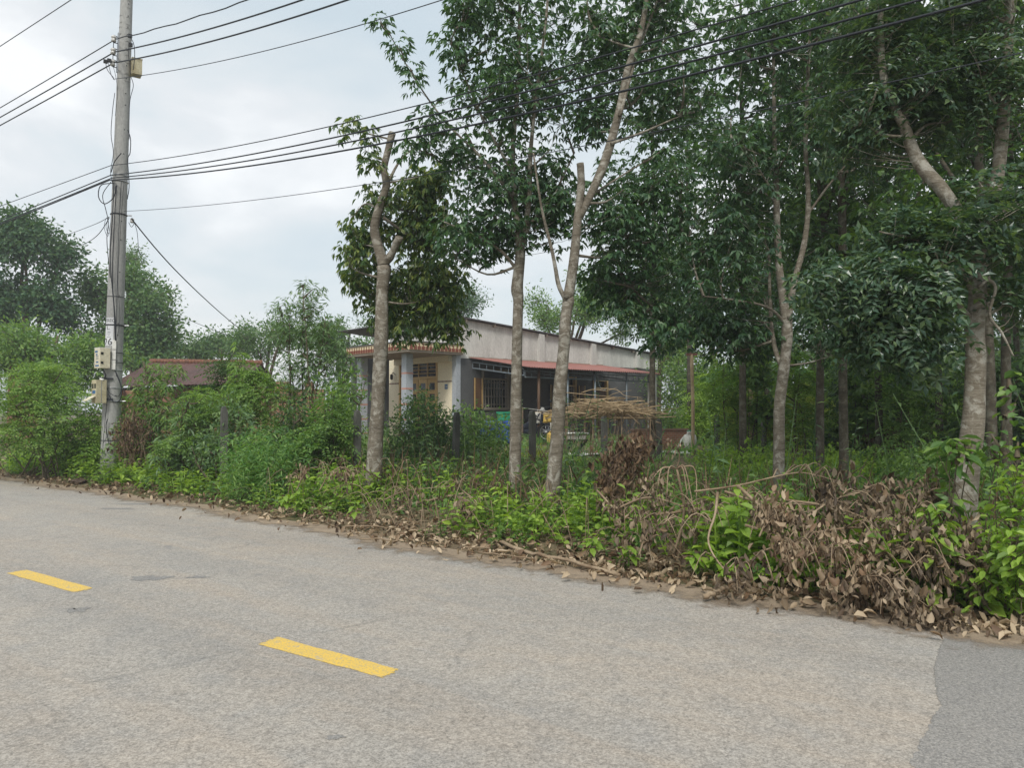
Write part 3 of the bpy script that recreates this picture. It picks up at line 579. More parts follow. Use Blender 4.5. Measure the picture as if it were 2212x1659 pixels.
hp('hanging_hose', tube(crv([(3.75, -2.5, 2.6), (3.8, -2.5, 2.45), (3.95, -2.45, 2.15), (4.15, -2.45, 1.98), (4.35, -2.45, 2.05)], 16), .022, 6), 'steel', house, True)
# things round the house; q() turns the house's own axes into the place
def q(x, y, z=0.0): c, s = math.cos(HA), math.sin(HA); return A(HC[0] + c * x - s * y, HC[1] + s * x + c * y, z)
def drum(px, D, label, h=.60, r=.25):
    p = W(px, HOR, D); p[2] = FL; o = thing('plastic_drum', label, 'drum', p, 'blue drums on the terrace')
    link('body', mesh('body', revolve([(0, 0), (r * .9, 0), (r, .04), (r, h * .3), (r * .965, h * .33), (r, h * .36), (r, h * .63), (r * .965, h * .66), (r, h * .69), (r, h - .1), (r * .92, h - .03), (r * .9, h - .02), (0, h - .02)], 22), M['blue'], True), o)
    link('rim', mesh('rim', ring((0, 0, h - .02), (0, 0, 1), r * .9, .02, 22, 6), M['blue'], True), o); link('lid', mesh('lid', revolve([(r * .93, h - .02), (r * .93, h + .02), (0, h + .025)], 20), M['blue'], True), o); return o
drum(1056, 21.9, 'blue plastic drum half hidden by leaves, leftmost on the terrace'); drum(1082, 22.2, 'middle blue plastic drum under the green crate'); drum(1105, 21.8, 'blue plastic drum just left of the slim bumpy trunk')
p = W(1098, HOR, 22.1); gc = thing('crate', 'green plastic crate standing on the blue drums', 'crate', A(p[0], p[1], FL + .63), None, .5)
link('body', mesh('body', cat([box(-.26, .26, -.19, -.17, 0, .24), box(-.26, .26, .17, .19, 0, .24), box(-.26, -.24, -.17, .17, 0, .24), box(.24, .26, -.17, .17, 0, .24), box(-.24, .24, -.17, .17, 0, .02)]), M['green']), gc)
link('rim', mesh('rim', cat([box(-.28, .28, -.21, -.191, .2, .25), box(-.28, .28, .191, .21, .2, .25)]), M['green']), gc)
def motorbike(p, rz, label):
    o = thing('motorbike', label, 'motorbike', p, 'motorbikes parked under the lean-to', rz)
    def w(x):
        y = link('wheel', mesh('wheel', ring((x, 0, .29), (0, 1, 0), .25, .045, 26, 8), M['tyre'], True), o)
        link('rim', mesh('rim', cat([ring((x, 0, .29), (0, 1, 0), .20, .012, 22, 5), tube([(x, -.05, .29), (x, .05, .29)], .04, 8)] + [tube([(x, 0, .29), (x + .2 * math.cos(a), 0, .29 + .2 * math.sin(a))], .006, 4) for a in np.linspace(0, 6.28, 10)[:-1]]), M['galv'], True), y)
    w(-.6); w(.62)
    link('body', mesh('body', cat([tube(crv([(-.72, 0, .66), (-.45, 0, .68), (-.1, 0, .5), (.15, 0, .42), (.35, 0, .62), (.45, 0, .85)], 22), [.05, .11, .13, .1, .1, .06], 10), tube(crv([(-.3, 0, .35), (0, 0, .3), (.2, 0, .36)], 8), .11, 10)]), M['moto'], True), o)
    link('seat', mesh('seat', tube(crv([(-.75, 0, .76), (-.45, 0, .79), (-.12, 0, .74), (.02, 0, .66)], 12), [.06, .12, .11, .04], 10), M['blackplastic'], True), o)
    link('fork', mesh('fork', cat([tube([(.62, s * .07, .29), (.47, s * .06, .9)], .022, 6) for s in (-1, 1)]), M['galv'], True), o)
    link('mudguard', mesh('mudguard', tube([(.62 + .31 * math.cos(a), 0, .29 + .31 * math.sin(a)) for a in np.linspace(.2, 2.4, 12)], .05, 8), M['moto'], True), o)
    link('handlebar', mesh('handlebar', tube(crv([(.36, -.34, .98), (.42, -.2, 1.03), (.45, 0, .97), (.42, .2, 1.03), (.36, .34, .98)], 16), .015, 6), M['iron'], True), o)
    link('headlight', mesh('headlight', tube(crv([(.42, 0, .93), (.52, 0, .93), (.56, 0, .92)], 6), [.08, .09, .05], 12), M['porcelain'], True), o)
    link('exhaust', mesh('exhaust', tube([(.05, -.13, .25), (-.75, -.16, .36)], [.02, .05], 8), M['galv'], True), o)
    for s in (-1, 1): link('mirror', mesh('mirror', cat([tube([(.42, s * .22, 1.03), (.38, s * .3, 1.18)], .007, 4), tube([(.37, s * .3, 1.2), (.39, s * .3, 1.2)], .05, 10)]), M['blackplastic'], True), o)
p = W(1140, HOR, 22.4); motorbike(A(p[0], p[1], FL), HA + 1.9, 'dark motorbike behind the fence post beside the blue drums')
p = W(1195, HOR, 23.0); motorbike(A(p[0], p[1], FL), HA + 1.6, 'dark motorbike behind the drying clothes')
p = W(1190, HOR, 22.0); o = thing('jerrycan', 'small yellow jerrycan on the terrace behind the clothes', 'jerrycan', A(p[0], p[1], FL), None, .4)
o.scale = (.75,) * 3; link('body', mesh('body', cat([box(-.13, .13, -.09, .09, 0, .32), prism([(-.13, -.09, .321), (.13, -.09, .321), (.09, -.06, .37), (-.09, -.06, .37)], (0, .14, 0))]), M['cloth_y']), o); link('handle', mesh('handle', tube(crv([(-.07, 0, .36), (-.05, 0, .42), (.05, 0, .42), (.07, 0, .36)], 10), .015, 6), M['cloth_y'], True), o); link('cap', mesh('cap', tube([(.09, 0, .36), (.09, 0, .41)], .03, 10), M['blackplastic'], True), o)
# clothes line and clothes
LA, LB = W(1128, 881, 20.6), W(1262, 889, 21.3); LP = crv([LA, (LA + LB) / 2 - A(0, 0, .05), LB], 30)
tag(link('clothes_line', mesh('clothes_line', tube(LP, .006, 5), M['white'], True)), 'thin white clothes line stretched in front of the lean-to', 'clothes line')
p = onG(1128, 20.6); o = link('clothes_pole', mesh('clothes_pole', tube([(0, 0, -.2), (0, 0, LA[2] - p[2] + .02)], .03, 7), M['bark_brown'], True), None, p); tag(o, 'brown stake holding the left end of the clothes line', 'stake')
p = onG(1263, 21.4); o = link('clothes_pole', mesh('clothes_pole', tube([(0, 0, -.2), (0, 0, LB[2] - p[2] + .02)], .03, 7), M['bark_brown'], True), None, p); tag(o, 'thin stake holding the right end of the clothes line', 'stake')
SHIRT = [(-.05, 0), (-.15, -.04), (-.14, -.12), (-.10, -.11), (-.105, -.30), (.105, -.30), (.10, -.11), (.14, -.12), (.15, -.04), (.05, 0), (0, -.03)]
TROU = [(-.11, 0), (-.12, -.38), (-.02, -.38), (0, -.12), (.02, -.38), (.12, -.38), (.11, 0)]
TOWEL = [(-.09, 0), (-.09, -.34), (.09, -.34), (.09, 0)]
def garment(u, shape, mat, sc, name, label, cat_):
    p = LP[int(u * 29)]; o = thing(name, label, cat_, p - A(0, 0, .02), 'clothes drying on the line', .15 + .3 * random.random())
    P = np.array([(a * sc, b * sc) for a, b in shape]); n = len(P); c_ = P.mean(0); R = []
    for k in (1, .55):
        for a, b in c_ + (P - c_) * k: R.append((a, .018 * math.sin(a * 40 + b * 9), b - .03))
    R.append((c_[0], .012, c_[1] - .03)); R = np.array(R); F = [(2 * n, n + i, n + (i + 1) % n) for i in range(n)]
    for i in range(n): j = (i + 1) % n; F += [(i, j, n + j), (i, n + j, n + i)]
    F = np.array(F); V = np.vstack([R, R + A(0, .012, 0)]); F2 = np.concatenate([F, F[:, ::-1] + len(R), np.array([(i, (i + 1) % n + len(R), (i + 1) % n) for i in range(n)]), np.array([(i, i + len(R), (i + 1) % n + len(R)) for i in range(n)])])
    link('cloth', mesh('cloth', (V, F2), M[mat], True), o); link('hanger', mesh('hanger', cat([tube(crv([(0, 0, .02), (.012, 0, .03), (.0, 0, .0), (0, 0, -.03)], 8), .004, 4), tube([(-.1 * sc, .006, -.05), (0, .006, -.03), (.1 * sc, .006, -.05)], .005, 4)]), M['white'], True), o); return o
g = garment(.26, TOWEL, 'cloth_w', .95, 'towel', 'white towel with black marks hanging by the fence post', 'towel')
for a, b, c_, d_ in ((-.06, -.12, .02, -.17), (-.03, -.2, .05, -.24)): link('black_mark', mesh('black_mark', prism([(a, -.02, b), (c_, -.02, d_), (c_, -.02, d_ - .035), (a, -.02, b - .035)], (0, -.004, 0)), M['ink']), g)
garment(.31, TROU, 'cloth_k', .9, 'trousers', 'dark trousers hanging beside the white towel', 'trousers'); garment(.37, SHIRT, 'cloth_y', .95, 'shirt', 'yellow shirt nearest the white towel', 'shirt'); garment(.43, SHIRT, 'cloth_y', .85, 'shirt', 'yellow shirt beside the pink shirt', 'shirt'); garment(.49, SHIRT, 'cloth_p', .85, 'shirt', 'pink shirt on the clothes line', 'shirt'); garment(.53, TROU, 'cloth_w', 1.15, 'trousers', 'white trousers right of the pink shirt', 'trousers')
# wash basin on a trestle
p = onG(1240, 16.2); tr = thing('trestle_table', 'low black trestle with crossed legs under the white basin', 'trestle', p, None, .25)
for s in (-.13, .13): link('leg', mesh('leg', cat([tube([(s - .1, -.12, 0), (s + .1, .12, .36)], .022, 5), tube([(s - .1, .12, 0), (s + .1, -.12, .36)], .022, 5)]), M['blackplastic']), tr)
link('rail', mesh('rail', box(-.26, .26, -.12, .12, .36, .385), M['blackplastic']), tr)
bs = thing('basin', 'white rectangular plastic basin on the low trestle', 'basin', p + A(0, 0, .386), None, .25)
link('tub', mesh('tub', cat([prism([(-.2, -.13, 0), (.2, -.13, 0), (.24, -.17, .12), (-.24, -.17, .12)], (0, .015, 0)), prism([(-.2, .115, 0), (.2, .115, 0), (.24, .155, .12), (-.24, .155, .12)], (0, .015, 0)), prism([(-.2, -.13, 0), (-.2, .13, 0), (-.24, .17, .12), (-.24, -.17, .12)], (.015, 0, 0)), prism([(.185, -.13, 0), (.185, .13, 0), (.225, .17, .12), (.225, -.17, .12)], (.015, 0, 0)), box(-.2, .2, -.13, .13, .001, .012)]), M['white']), bs)
link('rim', mesh('rim', tube([(-.25, -.18, .125), (.25, -.18, .125), (.25, .18, .125), (-.25, .18, .125), (-.25, -.18, .125)], .014, 5), M['white'], True), bs)
# white sheets lying on the yard
for px, D, w_, l_, lb in ((1262, 17.0, .8, .35, 'crumpled white sheet on the ground behind the basin'), (1440, 17.2, .9, .3, 'white sheet on the ground right of the brown bush')):
    p = onG(px, D, .02); n = 9; gx, gy = np.meshgrid(np.linspace(-w_ / 2, w_ / 2, n), np.linspace(-l_, l_, n)); zz = .05 * rng.random((n, n)); V = np.c_[gx.ravel(), gy.ravel(), zz.ravel()]; i = np.arange(n - 1)[:, None] * n + np.arange(n - 1)[None]; qd = np.stack([i, i + 1, i + n + 1, i + n], -1).reshape(-1, 4)
    tag(link('plastic_sheet', mesh('plastic_sheet', (V, np.concatenate([qd[:, [0, 1, 2]], qd[:, [0, 2, 3]]])), M['white'], True), None, p), lb, 'sheet')
p = onG(1481, 18.2); sk = thing('sack', 'white stuffed sack leaning beside the wooden stake', 'sack', p)
V, T = revolve([(0, 0), (.2, .02), (.26, .15), (.24, .32), (.17, .45), (.08, .5), (.1, .56), (0, .56)], 14); V = V * A(1, .7, 1) + rng.normal(0, .012, V.shape) + np.c_[V[:, 2] * .25, V[:, 2] * 0, V[:, 2] * 0]; link('bag', mesh('bag', (V * .85, T), M['cloth_w'], True), sk); link('tie', mesh('tie', ring((.12, 0, .5), (0, 0, 1), .08, .012, 14, 5), M['green'], True), sk)
p = onG(1425, 19.0); bw = thing('low_brick_wall', 'low reddish brick wall at the right end of the house', 'wall', p, None, .35); link('wall', mesh('wall', box(-.75, .75, -.08, .08, -.1, .48), M['brick']), bw); link('coping', mesh('coping', box(-.78, .78, -.1, .1, .48, .53), M['terrace']), bw)
p = onG(1495, 17.5); sp = thing('wooden_stake', 'pale wooden stake with a short cross piece beside the sack', 'stake', p); link('shaft', mesh('shaft', tube(crv([(0, 0, -.2), (.02, 0, 1), (0, 0, 2.28)], 8), .04, 7), M['straw'], True), sp); link('cross_piece', mesh('cross_piece', box(-.12, .12, -.03, .03, 2.26, 2.31), M['leanroof']), sp)
p = onG(1620, 20); o = link('wooden_stake', mesh('wooden_stake', tube([(0, 0, -.2), (.03, 0, 2.3)], .06, 7), M['straw'], True), None, p); tag(o, 'thick pale stake in the yard among yellow leaves', 'stake')

# ------------------------------------------------------------------ far left: the red roofed house and the brick pier
RB = W(470, HOR, 25.5); RB[2] = .3
h2 = thing('small_house', 'low brick house with a rusty red sheet roof behind the shrubs', 'house', RB)
e0, e1, r0, r1 = W(228, 836, 23.2), W(515, 829, 24.4), W(325, 783, 26.5), W(565, 786, 27.3)
n = 70; sh = []
for rr, (a, b, c_, d_) in enumerate(((e0, e1, r0, r1),)):
    V = []
    for k in range(n + 1):
        u = k / n; w_ = .03 * math.sin(k * math.pi / 1.0 + .5 * (k % 2)); V += [a + (b - a) * u + A(0, 0, .022 * (k % 2)), (a + c_) / 2 + ((b + d_) / 2 - (a + c_) / 2) * u + A(0, 0, .022 * (k % 2) - .03 * math.sin(u * 9)), c_ + (d_ - c_) * u + A(0, 0, .022 * (k % 2))]
    F = []
    for k in range(n):
        for j in (0, 1): i = 3 * k + j; F += [(i, i + 3, i + 4), (i, i + 4, i + 1)]
    rf = part('roof_slope', (np.array(V), np.array(F)), M['redroof'], h2, False, RB)
back = (r0 - e0) * A(1, 1, 0)
part('roof_slope', prism([r0, r1, r1 + back * A(1, 1, 0) - A(0, 0, .9), r0 + back - A(0, 0, .9)], (0, 0, -.02)), M['redroof'], h2, False, RB)
for k in range(36):
    u = (k + .5) / 36; c_ = r0 + (r1 - r0) * u + A(0, 0, .03 + .012 * rng.random()); d = nrm(r1 - r0); part('ridge_tile', tube([c_ - d * .075, c_ + d * .085], [.085, .1], 8), M['terracotta'], rf, True, RB)
for px, wpx in ((300, 14), (398, 12), (470, 18), (560, 20), (612, 26), (668, 16)):
    c_ = W(px, HOR, 24.9); w_ = wpx / FPX * 24.9 / 2; part('brick_pier', box(c_[0] - w_, c_[0] + w_, c_[1] - .15, c_[1] + .15, .1, 2.25), M['brick'], h2, False, RB)
part('back_wall', box(W(262, HOR, 28)[0], W(700, HOR, 28)[0], 28.0, 28.15, .1, 2.1), M['brick'], h2, False, RB); part('low_wall', box(W(455, HOR, 25)[0], W(690, HOR, 25)[0], 25.1, 25.2, .1, 1.15), M['brick'], h2, False, RB)
part('left_wall', prism([W(262, HOR, 28) * A(1, 1, 0) + A(0, 0, .1), W(258, HOR, 25) * A(1, 1, 0) + A(0, 0, .1), W(258, HOR, 25) * A(1, 1, 0) + A(0, 0, 2.1), W(262, HOR, 28) * A(1, 1, 0) + A(0, 0, 2.1)], (.1, 0, 0)), M['brick'], h2, False, RB)
part('ridge_beam', tube([e0 + A(.3, .3, -.06), e1 + A(-.2, .3, -.06)], .05, 6), M['bark_dark'], h2, False, RB)
p = W(52, HOR, 24); p[2] = .3; o = thing('brick_pier', 'square unfinished brick pier above the bushes at far left', 'brick pier', p, None, .5); link('shaft', mesh('shaft', box(-.42, .42, -.3, .3, -.1, 2.42), M['brick']), o); link('cap_course', mesh('cap_course', box(-.44, .40, -.32, .28, 2.42, 2.5), M['brick']), o)

# ------------------------------------------------------------------ fence posts
FP = [(485, 878, 11.9, .055, 'mossy concrete fence post among the grass, leftmost of the row'), (772, 886, 11.5, .055, 'concrete fence post just left of the pruned trunk'), (983, 890, 12.5, .052, 'concrete fence post standing against the dark bush before the house'),
      (1150, 887, 13.5, .055, 'concrete fence post between the two slim trunks'), (1305, 899, 14.5, .055, 'concrete fence post poking out of the brown dead bush'), (1424, 904, 15.4, .05, 'concrete fence post right of the brown dead bush'), (1548, 897, 16.4, .05, 'concrete fence post in front of the yellow green shrubs'), (1649, 912, 17.3, .055, 'concrete fence post just left of the forked grove trunk')]
for px, py, D, hw, lb in FP:
    p = onG(px, D); h = W(px, py, D)[2] - p[2]; o = thing('fence_post', lb, 'fence post', p, 'concrete fence posts', .5 + .2 * random.random()); o.rotation_euler[1] = rng.normal(0, .012)
    hw *= .85; link('shaft', mesh('shaft', box(-hw, hw, -hw, hw, -.3, h - .09), M['post']), o); link('tip', mesh('tip', prism([(-hw, -hw, h - .09), (hw, -hw, h - .09), (hw * .3, -hw, h), (-hw * .7, -hw, h - .01)], (0, 2 * hw, 0)), M['post']), o)

# ------------------------------------------------------------------ leaves and clusters
def leafgeo(base, axis, nr, L, Wd, style='d4', fold=.25, curl=.12):
    base, axis, nr = np.atleast_2d(base), nrm(np.atleast_2d(axis)), np.atleast_2d(nr); n = len(base)
    side = nrm(np.cross(axis, nr)); nr = np.cross(side, axis); L = np.broadcast_to(L, n)[:, None]; Wd = np.broadcast_to(Wd, n)[:, None]
    if style == 'f2':
        V = np.stack([base, base + axis * L * .45 + side * Wd * .5, base + axis * L - nr * L * curl, base + axis * L * .5 - side * Wd * .5], 1); F = np.array([(0, 1, 3), (1, 2, 3)])
    elif style == 'd4':
        V = np.stack([base, base + axis * L * .5 - side * Wd * .5 + nr * Wd * fold, base + axis * L * .45 + side * Wd * .5 + nr * Wd * fold, base + axis * L * .5, base + axis * L - nr * L * curl], 1); F = np.array([(0, 3, 1), (0, 2, 3), (1, 3, 4), (3, 2, 4)])
    else:
        f = Wd * fold; a1, a2 = base + axis * L * .3, base + axis * L * .68 - nr * L * curl * .35
        V = np.stack([base, a1 - side * Wd * .44 + nr * f, a1, a1 + side * Wd * .44 + nr * f, a2 - side * Wd * .46 + nr * f, a2, a2 + side * Wd * .46 + nr * f, base + axis * L - nr * L * curl], 1)
        F = np.array([(0, 2, 1), (0, 3, 2), (1, 2, 5), (1, 5, 4), (2, 3, 6), (2, 6, 5), (4, 5, 7), (5, 6, 7)])
    k = V.shape[1]; return V.reshape(-1, 3), (F[None] + (np.arange(n) * k)[:, None, None]).reshape(-1, 3)
def whorl(r, K=7, pet=.14, L=.12, Wd=.045, style='d4', droop=.5, nl=3, spread=.75):
    B, X, NN, LL = [], [], [], []
    for k in range(K):
        a = 2 * math.pi * k / K + r.normal(0, .3); el = r.uniform(-.1, .7); d = A(math.cos(a) * math.cos(el), math.sin(a) * math.cos(el), math.sin(el)); p = d * pet * r.uniform(.6, 1.2) + A(0, 0, r.uniform(-.15, .05))
        for j in range(nl):
            aa = a + (j - (nl - 1) / 2) * spread + r.normal(0, .1); ax = A(math.cos(aa), math.sin(aa), -droop * r.uniform(.4, 1.6)); B.append(p); X.append(ax); NN.append(A(0, 0, 1) + .35 * r.normal(size=3)); LL.append(L * r.uniform(.75, 1.15))
    LL = np.array(LL); return leafgeo(np.array(B), np.array(X), np.array(NN), LL, LL * Wd / L, style)
def pinnate(r, K=4, pairs=7, rl=.34, L=.075, Wd=.032, style='d4', droop=.25):
    B, X, NN = [], [], []
    for k in range(K):
        a = 2 * math.pi * k / K + r.normal(0, .4); el = r.uniform(-.1, .6); d = A(math.cos(a) * math.cos(el), math.sin(a) * math.cos(el), math.sin(el)); sd = nrm(np.cross(d, A(0, 0, 1)))
        for j in range(pairs):
            u = (j + 1.2) / (pairs + .2); p = d * rl * u - A(0, 0, droop * rl * u * u)
            for s in (-1, 1): B.append(p); X.append(sd * s + d * .35 - A(0, 0, .18) + .12 * r.normal(size=3)); NN.append(A(0, 0, 1) + .25 * r.normal(size=3))
        B.append(d * rl - A(0, 0, droop * rl)); X.append(d - A(0, 0, .3)); NN.append(A(0, 0, 1))
    n = len(B); LL = L * r.uniform(.75, 1.15, n); return leafgeo(np.array(B), np.array(X), np.array(NN), LL, LL * Wd / L, style)
def spray(r, n=14, R=.22, L=.07, Wd=.03, style='f2', droop=.2):
    B = r.normal(size=(n, 3)) * R * A(.5, .5, .4); X = nrm(B + 1e-3) + r.normal(size=(n, 3)) * .5 - A(0, 0, droop); LL = L * r.uniform(.7, 1.2, n)
    return leafgeo(B, X, A(0, 0, 1) + .6 * r.normal(size=(n, 3)), LL, LL * Wd / L, style)
def shoot(r, n=12, H=.4, L=.09, Wd=.04, style='o8', lean=.25, two=True):      # an upright stem with leaves up it
    B, X, NN = [], [], []; ld = r.normal(size=2) * lean
    for k in range(n):
        u = (k + .8) / n; a = k * 2.4 + r.normal(0, .3); p = A(ld[0] * u * H, ld[1] * u * H, H * u); B.append(p); X.append(A(math.cos(a), math.sin(a), r.uniform(-.35, .45))); NN.append(A(0, 0, 1) + .3 * r.normal(size=3))
    LL = L * np.linspace(1.1, .75, n) * r.uniform(.7, 1.2, n); return cat([leafgeo(np.array(B), np.array(X), np.array(NN), LL, LL * Wd / L, style), tube([(0, 0, -.05), (ld[0] * H * .5, ld[1] * H * .5, H * .5), (ld[0] * H, ld[1] * H, H)], [.006, .003], 3, False)])
def droopy(r, n=10, L=.09, Wd=.035, style='o8'):     # dry leaves hanging in a bunch
    B = r.normal(size=(n, 3)) * A(.045, .045, .05); X = A(0, 0, -1) + r.normal(size=(n, 3)) * .38; LL = L * r.uniform(.5, 1.25, n)
    return leafgeo(B, X, r.normal(size=(n, 3)), LL, LL * r.uniform(.3, .62, n), style, .45, r.uniform(-.3, .5))
def blades(r, n=9, H=.35, Wd=.014, bend=.5):
    B = r.normal(size=(n, 3)) * A(.04, .04, 0); X = r.normal(size=(n, 3)) * A(.45, .45, 0) + A(0, 0, 1); LL = H * r.uniform(.5, 1.15, n); return leafgeo(B, X, r.normal(size=(n, 3)) * A(1, 1, .1), LL, Wd, 'd4', .2, bend)
def bamboo(r, n=14, H=.6, L=.10, Wd=.014):
    B, X = [], []
    ld = r.normal(size=2) * .2
    for k in range(n):
        u = (k + 1) / n; a = r.uniform(0, 6.28); B.append(A(ld[0] * u * H, ld[1] * u * H, H * u)); X.append(A(math.cos(a), math.sin(a), r.uniform(-.5, .6)))
    return leafgeo(np.array(B), np.array(X), A(0, 0, 1) + .4 * r.normal(size=(n, 3)), L * r.uniform(.6, 1.2, n), Wd, 'd4', .2, .25)
def temps(fn, k, seed, **kw): return [fn(np.random.default_rng(seed * 100 + i), **kw) for i in range(k)]
def scatter(tm, pos, dirs=None, sc=(.8, 1.2), up=.8, r=rng):
    pos = np.atleast_2d(pos); n = len(pos); idx = r.integers(0, len(tm), n); out = []
    dirs = np.zeros((n, 3)) if dirs is None else dirs
    zc = nrm(dirs * (1 - up) + A(0, 0, up) + r.normal(size=(n, 3)) * .12); xc = nrm(np.cross(r.normal(size=(n, 3)), zc)); yc = np.cross(zc, xc); s = r.uniform(*sc, n)
    for t, (V, F) in enumerate(tm):
        k = np.where(idx == t)[0]
        if len(k) == 0: continue
        X = pos[k][:, None] + s[k][:, None, None] * (V[None, :, :1] * xc[k][:, None] + V[None, :, 1:2] * yc[k][:, None] + V[None, :, 2:] * zc[k][:, None])
        out.append((X.reshape(-1, 3), (F[None] + (np.arange(len(k)) * len(V))[:, None, None]).reshape(-1, 3)))
    return cat(out)
def inball(n, r, shell=.45): d = nrm(r.normal(size=(n, 3))); return d * (shell + (1 - shell) * r.random((n, 1))) if shell else d * r.random((n, 1)) ** (1 / 3)

# ------------------------------------------------------------------ trees
def grow(limbs, blobs, r, twig_from=.35, sec=14, tw=.0035):
    wood, skel, tips, dirs = [], [], [], []
    for P, R in limbs:
        m = max(6, len(P) * 6); Pc = crv(P, m); Pc[1:-1] += .12 * np.mean(R) * np.stack([np.interp(np.linspace(0, 1, m - 2), np.linspace(0, 1, 7), r.normal(size=7)) for _ in range(3)], 1); Rc = np.interp(np.linspace(0, 1, m), np.linspace(0, 1, len(R)), R); Rc = Rc * np.interp(np.linspace(0, 1, m), np.linspace(0, 1, 9), 1 + .05 * r.normal(size=9)); wood.append(tube(Pc, Rc, 12)); skel.append(Pc[int(m * twig_from):] if len(skel) == 0 else Pc)
    S = np.concatenate(skel)
    for c, rad, n in blobs:
        Tt = np.asarray(c) + inball(n, r, .25) * np.asarray(rad)
        def conn(t, r0, r1, sides, m, S):
            cost = np.linalg.norm(S - t, axis=1) + 1.1 * np.maximum(0, S[:, 2] - t[2] + .15); s = S[np.argmin(cost)]; mid = (s + t) / 2 + A(0, 0, -.06 * np.linalg.norm(t - s)) + r.normal(size=3) * .05 * np.linalg.norm(t - s)
            P = crv([s, mid, t], m); return P, tube(P, [r0, r1], sides, False)
        for t in Tt[:max(2, n // sec)]:
            P, tb = conn(t, .016 + .006 * r.random(), .005, 5, 9, S); wood.append(tb); S = np.vstack([S, P[2:]])
        for t in Tt:
            P, tb = conn(t, tw, tw * .5, 3, 4, S); wood.append(tb); tips.append(t); dirs.append(nrm(P[-1] - P[-2]))
    return cat(wood), np.array(tips), np.array(dirs)
def tree(name, label, cat_, base, limbs, blobs, tm, leaf, bark, seed, group=None, sc=(.8, 1.2), up=.75, twig_from=.35, sec=14, crown='crown', trunk='trunk', tw=.0035):
    r = np.random.default_rng(seed); wood, tips, dirs = grow(limbs, blobs, r, twig_from, sec, tw); o = thing(name, label, cat_, base, group)
    part(trunk, wood, M[bark], o, True, base); part(crown, scatter(tm, tips, dirs, sc, up, r), M[leaf], o, False, base); return o
def PX(pts, D0, D1=None):
    D1 = D0 if D1 is None else D1; n = len(pts); return [W(a, b, D0 + (D1 - D0) * i / max(1, n - 1)) for i, (a, b) in enumerate(pts)]
def blob(px, py, D, rx, ry, rd, n): c = W(px, py, D); return c, A(rx / FPX * D, rd, ry / FPX * D), n
def foot(px, D): p = onG(px, D); p[2] -= .12; return p

TR = temps(whorl, 8, 1, K=7, pet=.13, L=.10, Wd=.036, droop=.7)
TRd = temps(whorl, 8, 2, K=6, pet=.11, L=.125, Wd=.04, droop=1.0, nl=3, spread=.65)
TG = temps(whorl, 6, 3, K=7, pet=.15, L=.13, Wd=.05, style='f2')
TP = temps(pinnate, 8, 4, K=4, pairs=5, rl=.24, L=.072, Wd=.032, droop=.6)
TF = temps(spray, 6, 5, n=24, R=.5, L=.17, Wd=.085)
TFs = temps(spray, 6, 6, n=24, R=.42, L=.13, Wd=.055)
TS = temps(spray, 6, 7, n=13, R=.17, L=.065, Wd=.028, style='d4')
TPs = temps(pinnate, 6, 8, K=4, pairs=7, rl=.28, L=.055, Wd=.024, droop=.35)
TB = temps(whorl, 5, 9, K=6, pet=.05, L=.12, Wd=.02, droop=.5, nl=2, spread=.5)
TY = temps(pinnate, 5, 10, K=4, pairs=8, rl=.35, L=.085, Wd=.028, style='f2', droop=.6)

# pruned tree with the cut top
b = foot(806, 10.2)
D = 10.2
tree('rubber_tree', 'pruned pale trunk with sawn top and olive drooping leaves before the house', 'tree', b,
     [([b] + PX([(806, 1000), (816, 860), (824, 740), (826, 640), (829, 575)], D), [.122, .108, .10, .098, .088, .095]),
      (PX([(829, 575), (818, 535), (810, 492), (822, 440), (834, 400), (829, 365), (838, 325), (847, 288)], D), [.078, .066, .062, .056, .054, .044, .05, .05]),
      (PX([(830, 572), (848, 545), (862, 512)], D, 9.95), [.062, .05, .05]), (PX([(836, 395), (880, 330), (960, 300)], D, 10.6), [.02, .014, .008]), (PX([(828, 470), (900, 520), (960, 560)], D, 10.9), [.022, .014, .008]), (PX([(822, 455), (790, 440), (760, 470)], D, 10.3), [.014, .01, .006]),
      (PX([(843, 300), (800, 290), (760, 280)], D), [.014, .01, .006])],
     [blob(930, 385, 10.4, 55, 45, .35, 36), blob(905, 470, 10.6, 95, 110, .55, 160), blob(930, 620, 10.7, 85, 105, .6, 180), blob(850, 640, 10.9, 90, 70, .5, 110), blob(785, 530, 10.5, 48, 90, .35, 75), blob(770, 600, 10.6, 30, 40, .3, 18), blob(810, 440, 10.5, 40, 50, .3, 20), blob(770, 290, 10.2, 40, 45, .2, 13), blob(965, 700, 10.6, 55, 55, .35, 36), blob(890, 700, 10.7, 60, 45, .35, 26), blob(795, 340, 10.2, 35, 40, .2, 8)],
     TRd, 'olive_leaf', 'bark', 11, sc=(.75, 1.1), twig_from=.75)
